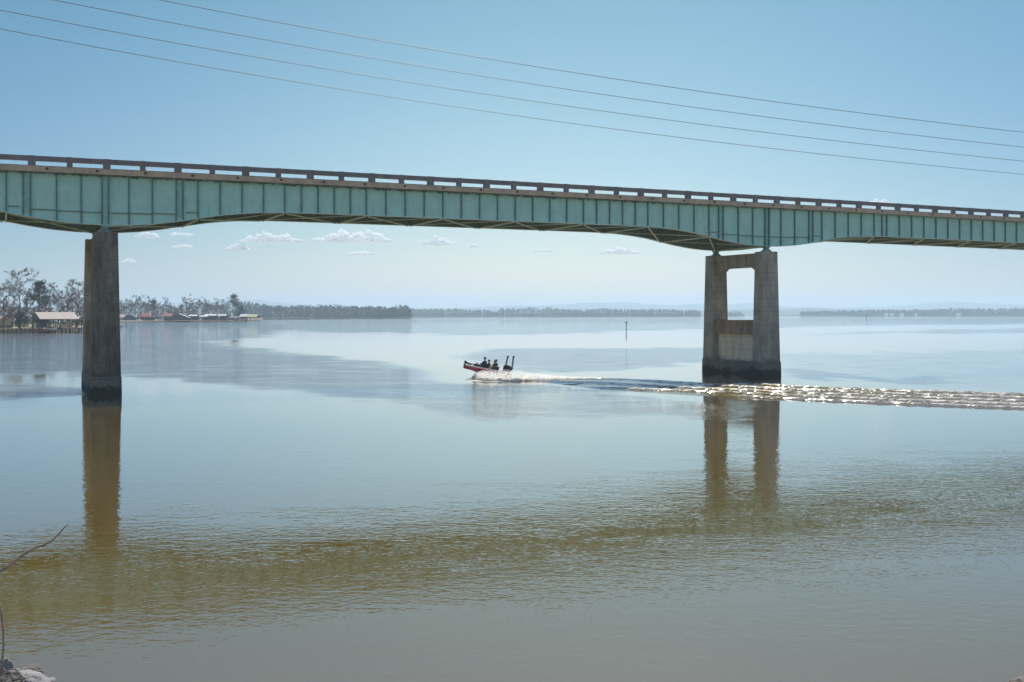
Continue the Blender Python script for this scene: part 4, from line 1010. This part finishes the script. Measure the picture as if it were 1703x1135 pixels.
# ------------------------------------------------------------------ spray and foam thrown by the boat
rg = random.Random(5); m = MB()
TOP = [(784, 629), (790, 622), (797, 618.5), (806, 617.5), (820, 619), (850, 617.5), (866, 617.5), (880, 620), (900, 622.5), (940, 626.3), (994, 629.0)]
BOT = [(784, 631), (795, 633), (810, 634.6), (850, 635.0), (890, 634.0), (920, 632.6), (950, 631), (994, 629.8)]
for i in range(34000):
    px = 785 + 208 * rg.random() ** 1.35; bo = interp(BOT, px); top = interp(TOP, px)
    v = rg.random() ** 1.5; py = bo + (top - bo) * v * (.75 + .4 * rg.random()); d = wd(bo) + .3 + 3.2 * rg.random() * v
    c = W(px, py, d); c.z = max(c.z, .01); k = rg.uniform(.018, .07) * (1.4 if v < .25 else 1.0)
    m.face([c + Vector((rg.uniform(-k * 1.8, k * 1.8), rg.uniform(-k, k), rg.uniform(-k, k))) for _ in range(3)])
for i in range(140):
    q = i / 139; px = 806 + 182 * q; bo = interp(BOT, px); h = (bo - interp(TOP, px)) / F * wd(bo) * rg.uniform(.08, .30)
    d = wd(bo) + .5 + rg.uniform(0, 2.2)
    m.blob(((px + rg.uniform(-3, 3) - CX) / F * d, d, 0), (.28 + .3 * rg.random(), .6, max(h, .04)), 2, .5, 2.2, i)
tag(m.build('spray', M['foam'], None, True), 'white spray and foam thrown up beside and behind the bass boat', 'spray', kind='stuff')

# ------------------------------------------------------------------ clouds (beyond the haze)
def mat_cloud():
    k = NT('cloud_vapour'); k.p.inputs['Base Color'].default_value = (1, 1, 1, 1); k.p.inputs['Roughness'].default_value = 1.0; k.p.inputs['Specular IOR Level'].default_value = 0.0
    k.p.inputs['Subsurface Weight'].default_value = 1.0; k.p.inputs['Subsurface Radius'].default_value = (1, 1, 1); k.p.inputs['Subsurface Scale'].default_value = 120.0
    tr = k.n('ShaderNodeBsdfTransparent'); y = k.n('ShaderNodeMixShader'); y.inputs[0].default_value = .42
    t = k.n('ShaderNodeBsdfTranslucent'); t.inputs[0].default_value = (1, 1, 1, 1); x = k.n('ShaderNodeMixShader'); x.inputs[0].default_value = .30
    k.l(k.p.outputs[0], x.inputs[1]); k.l(t.outputs[0], x.inputs[2]); k.l(x.outputs[0], y.inputs[1]); k.l(tr.outputs[0], y.inputs[2]); k.l(y.outputs[0], k.out.inputs['Surface']); return k.m
MC = mat_cloud()
CD = 21000.0
def cloud(px, py, w, h, label, seed, n=7):
    n = int(n * 1.8)
    rg = random.Random(seed); m = MB(); sc_ = CD / F
    for i in range(n):
        q = (i + .5) / n; x = (q - .5) * w; hh = 1.3 * h * (math.sin(math.pi * q) ** .6) * rg.uniform(.45, 1.0)
        r = (w / n) * rg.uniform(.75, 1.25)
        m.blob((x * sc_, rg.uniform(-.2, .2) * w * sc_ * .4, hh * .45 * sc_), (r * sc_, r * sc_, max(hh * .5, 2) * sc_), 4, .30, 1.8, seed * 13 + i)
    o = m.build('cloud', MC, None, True)
    # fuse the puffs into one closed skin
    md = o.modifiers.new('fuse', 'REMESH'); md.mode = 'VOXEL'; md.voxel_size = .6 * sc_
    o.location = W(px, py, CD); tag(o, label, 'cloud', 'small cumulus clouds low over the horizon')
cloud(450, 402, 96, 14, 'long flat white cloud, left of the biggest cloud under the bridge', 1, 9)
cloud(588, 402, 122, 17, 'biggest white cloud under the bridge, with a domed top', 2, 9)
cloud(727, 407, 56, 13, 'compact white cloud under the middle of the bridge', 3, 6)
cloud(1031, 422, 62, 9, 'thin pale cloud left of the open portal pier', 4, 7)
cloud(602, 424, 42, 6, 'small faint cloud just below the biggest cloud', 5, 5)
cloud(395, 416, 36, 10, 'faint puffy cloud below the long flat cloud', 6, 5)
cloud(903, 418, 28, 4, 'faint wisp of cloud between the compact cloud and the thin pale cloud', 7, 4)
cloud(788, 411, 12, 5, 'tiny puff right of the compact cloud', 8, 3)
cloud(245, 396, 38, 10, 'faint cloud right of the top of the dark stained pier', 9, 5)
cloud(303, 412, 30, 5, 'thin faint cloud, second right of the dark stained pier', 10, 4)
cloud(1461, 341, 42, 10, 'white cloud top peeking over the bridge railing on the right', 11, 5)
cloud(212, 438, 26, 8, 'faint reddish wisp low beside the dark stained pier', 12, 4)
cloud(300, 392, 34, 6, 'faint cloud close under the haunch near the left pier', 13, 4)

# ------------------------------------------------------------------ haze
m = MB(); m.box(-18500, 18500, -300, 17000, -6, 200)
k = NT('haze_air'); k.t.nodes.remove(k.p)
v = k.n('ShaderNodeVolumePrincipled'); v.inputs['Color'].default_value = (.53, .70, .84, 1); v.inputs['Density'].default_value = 1.5e-4; v.inputs['Anisotropy'].default_value = .45
k.l(v.outputs[0], k.out.inputs['Volume'])
hz = m.build('haze', k.m); tag(hz, kind='stuff')
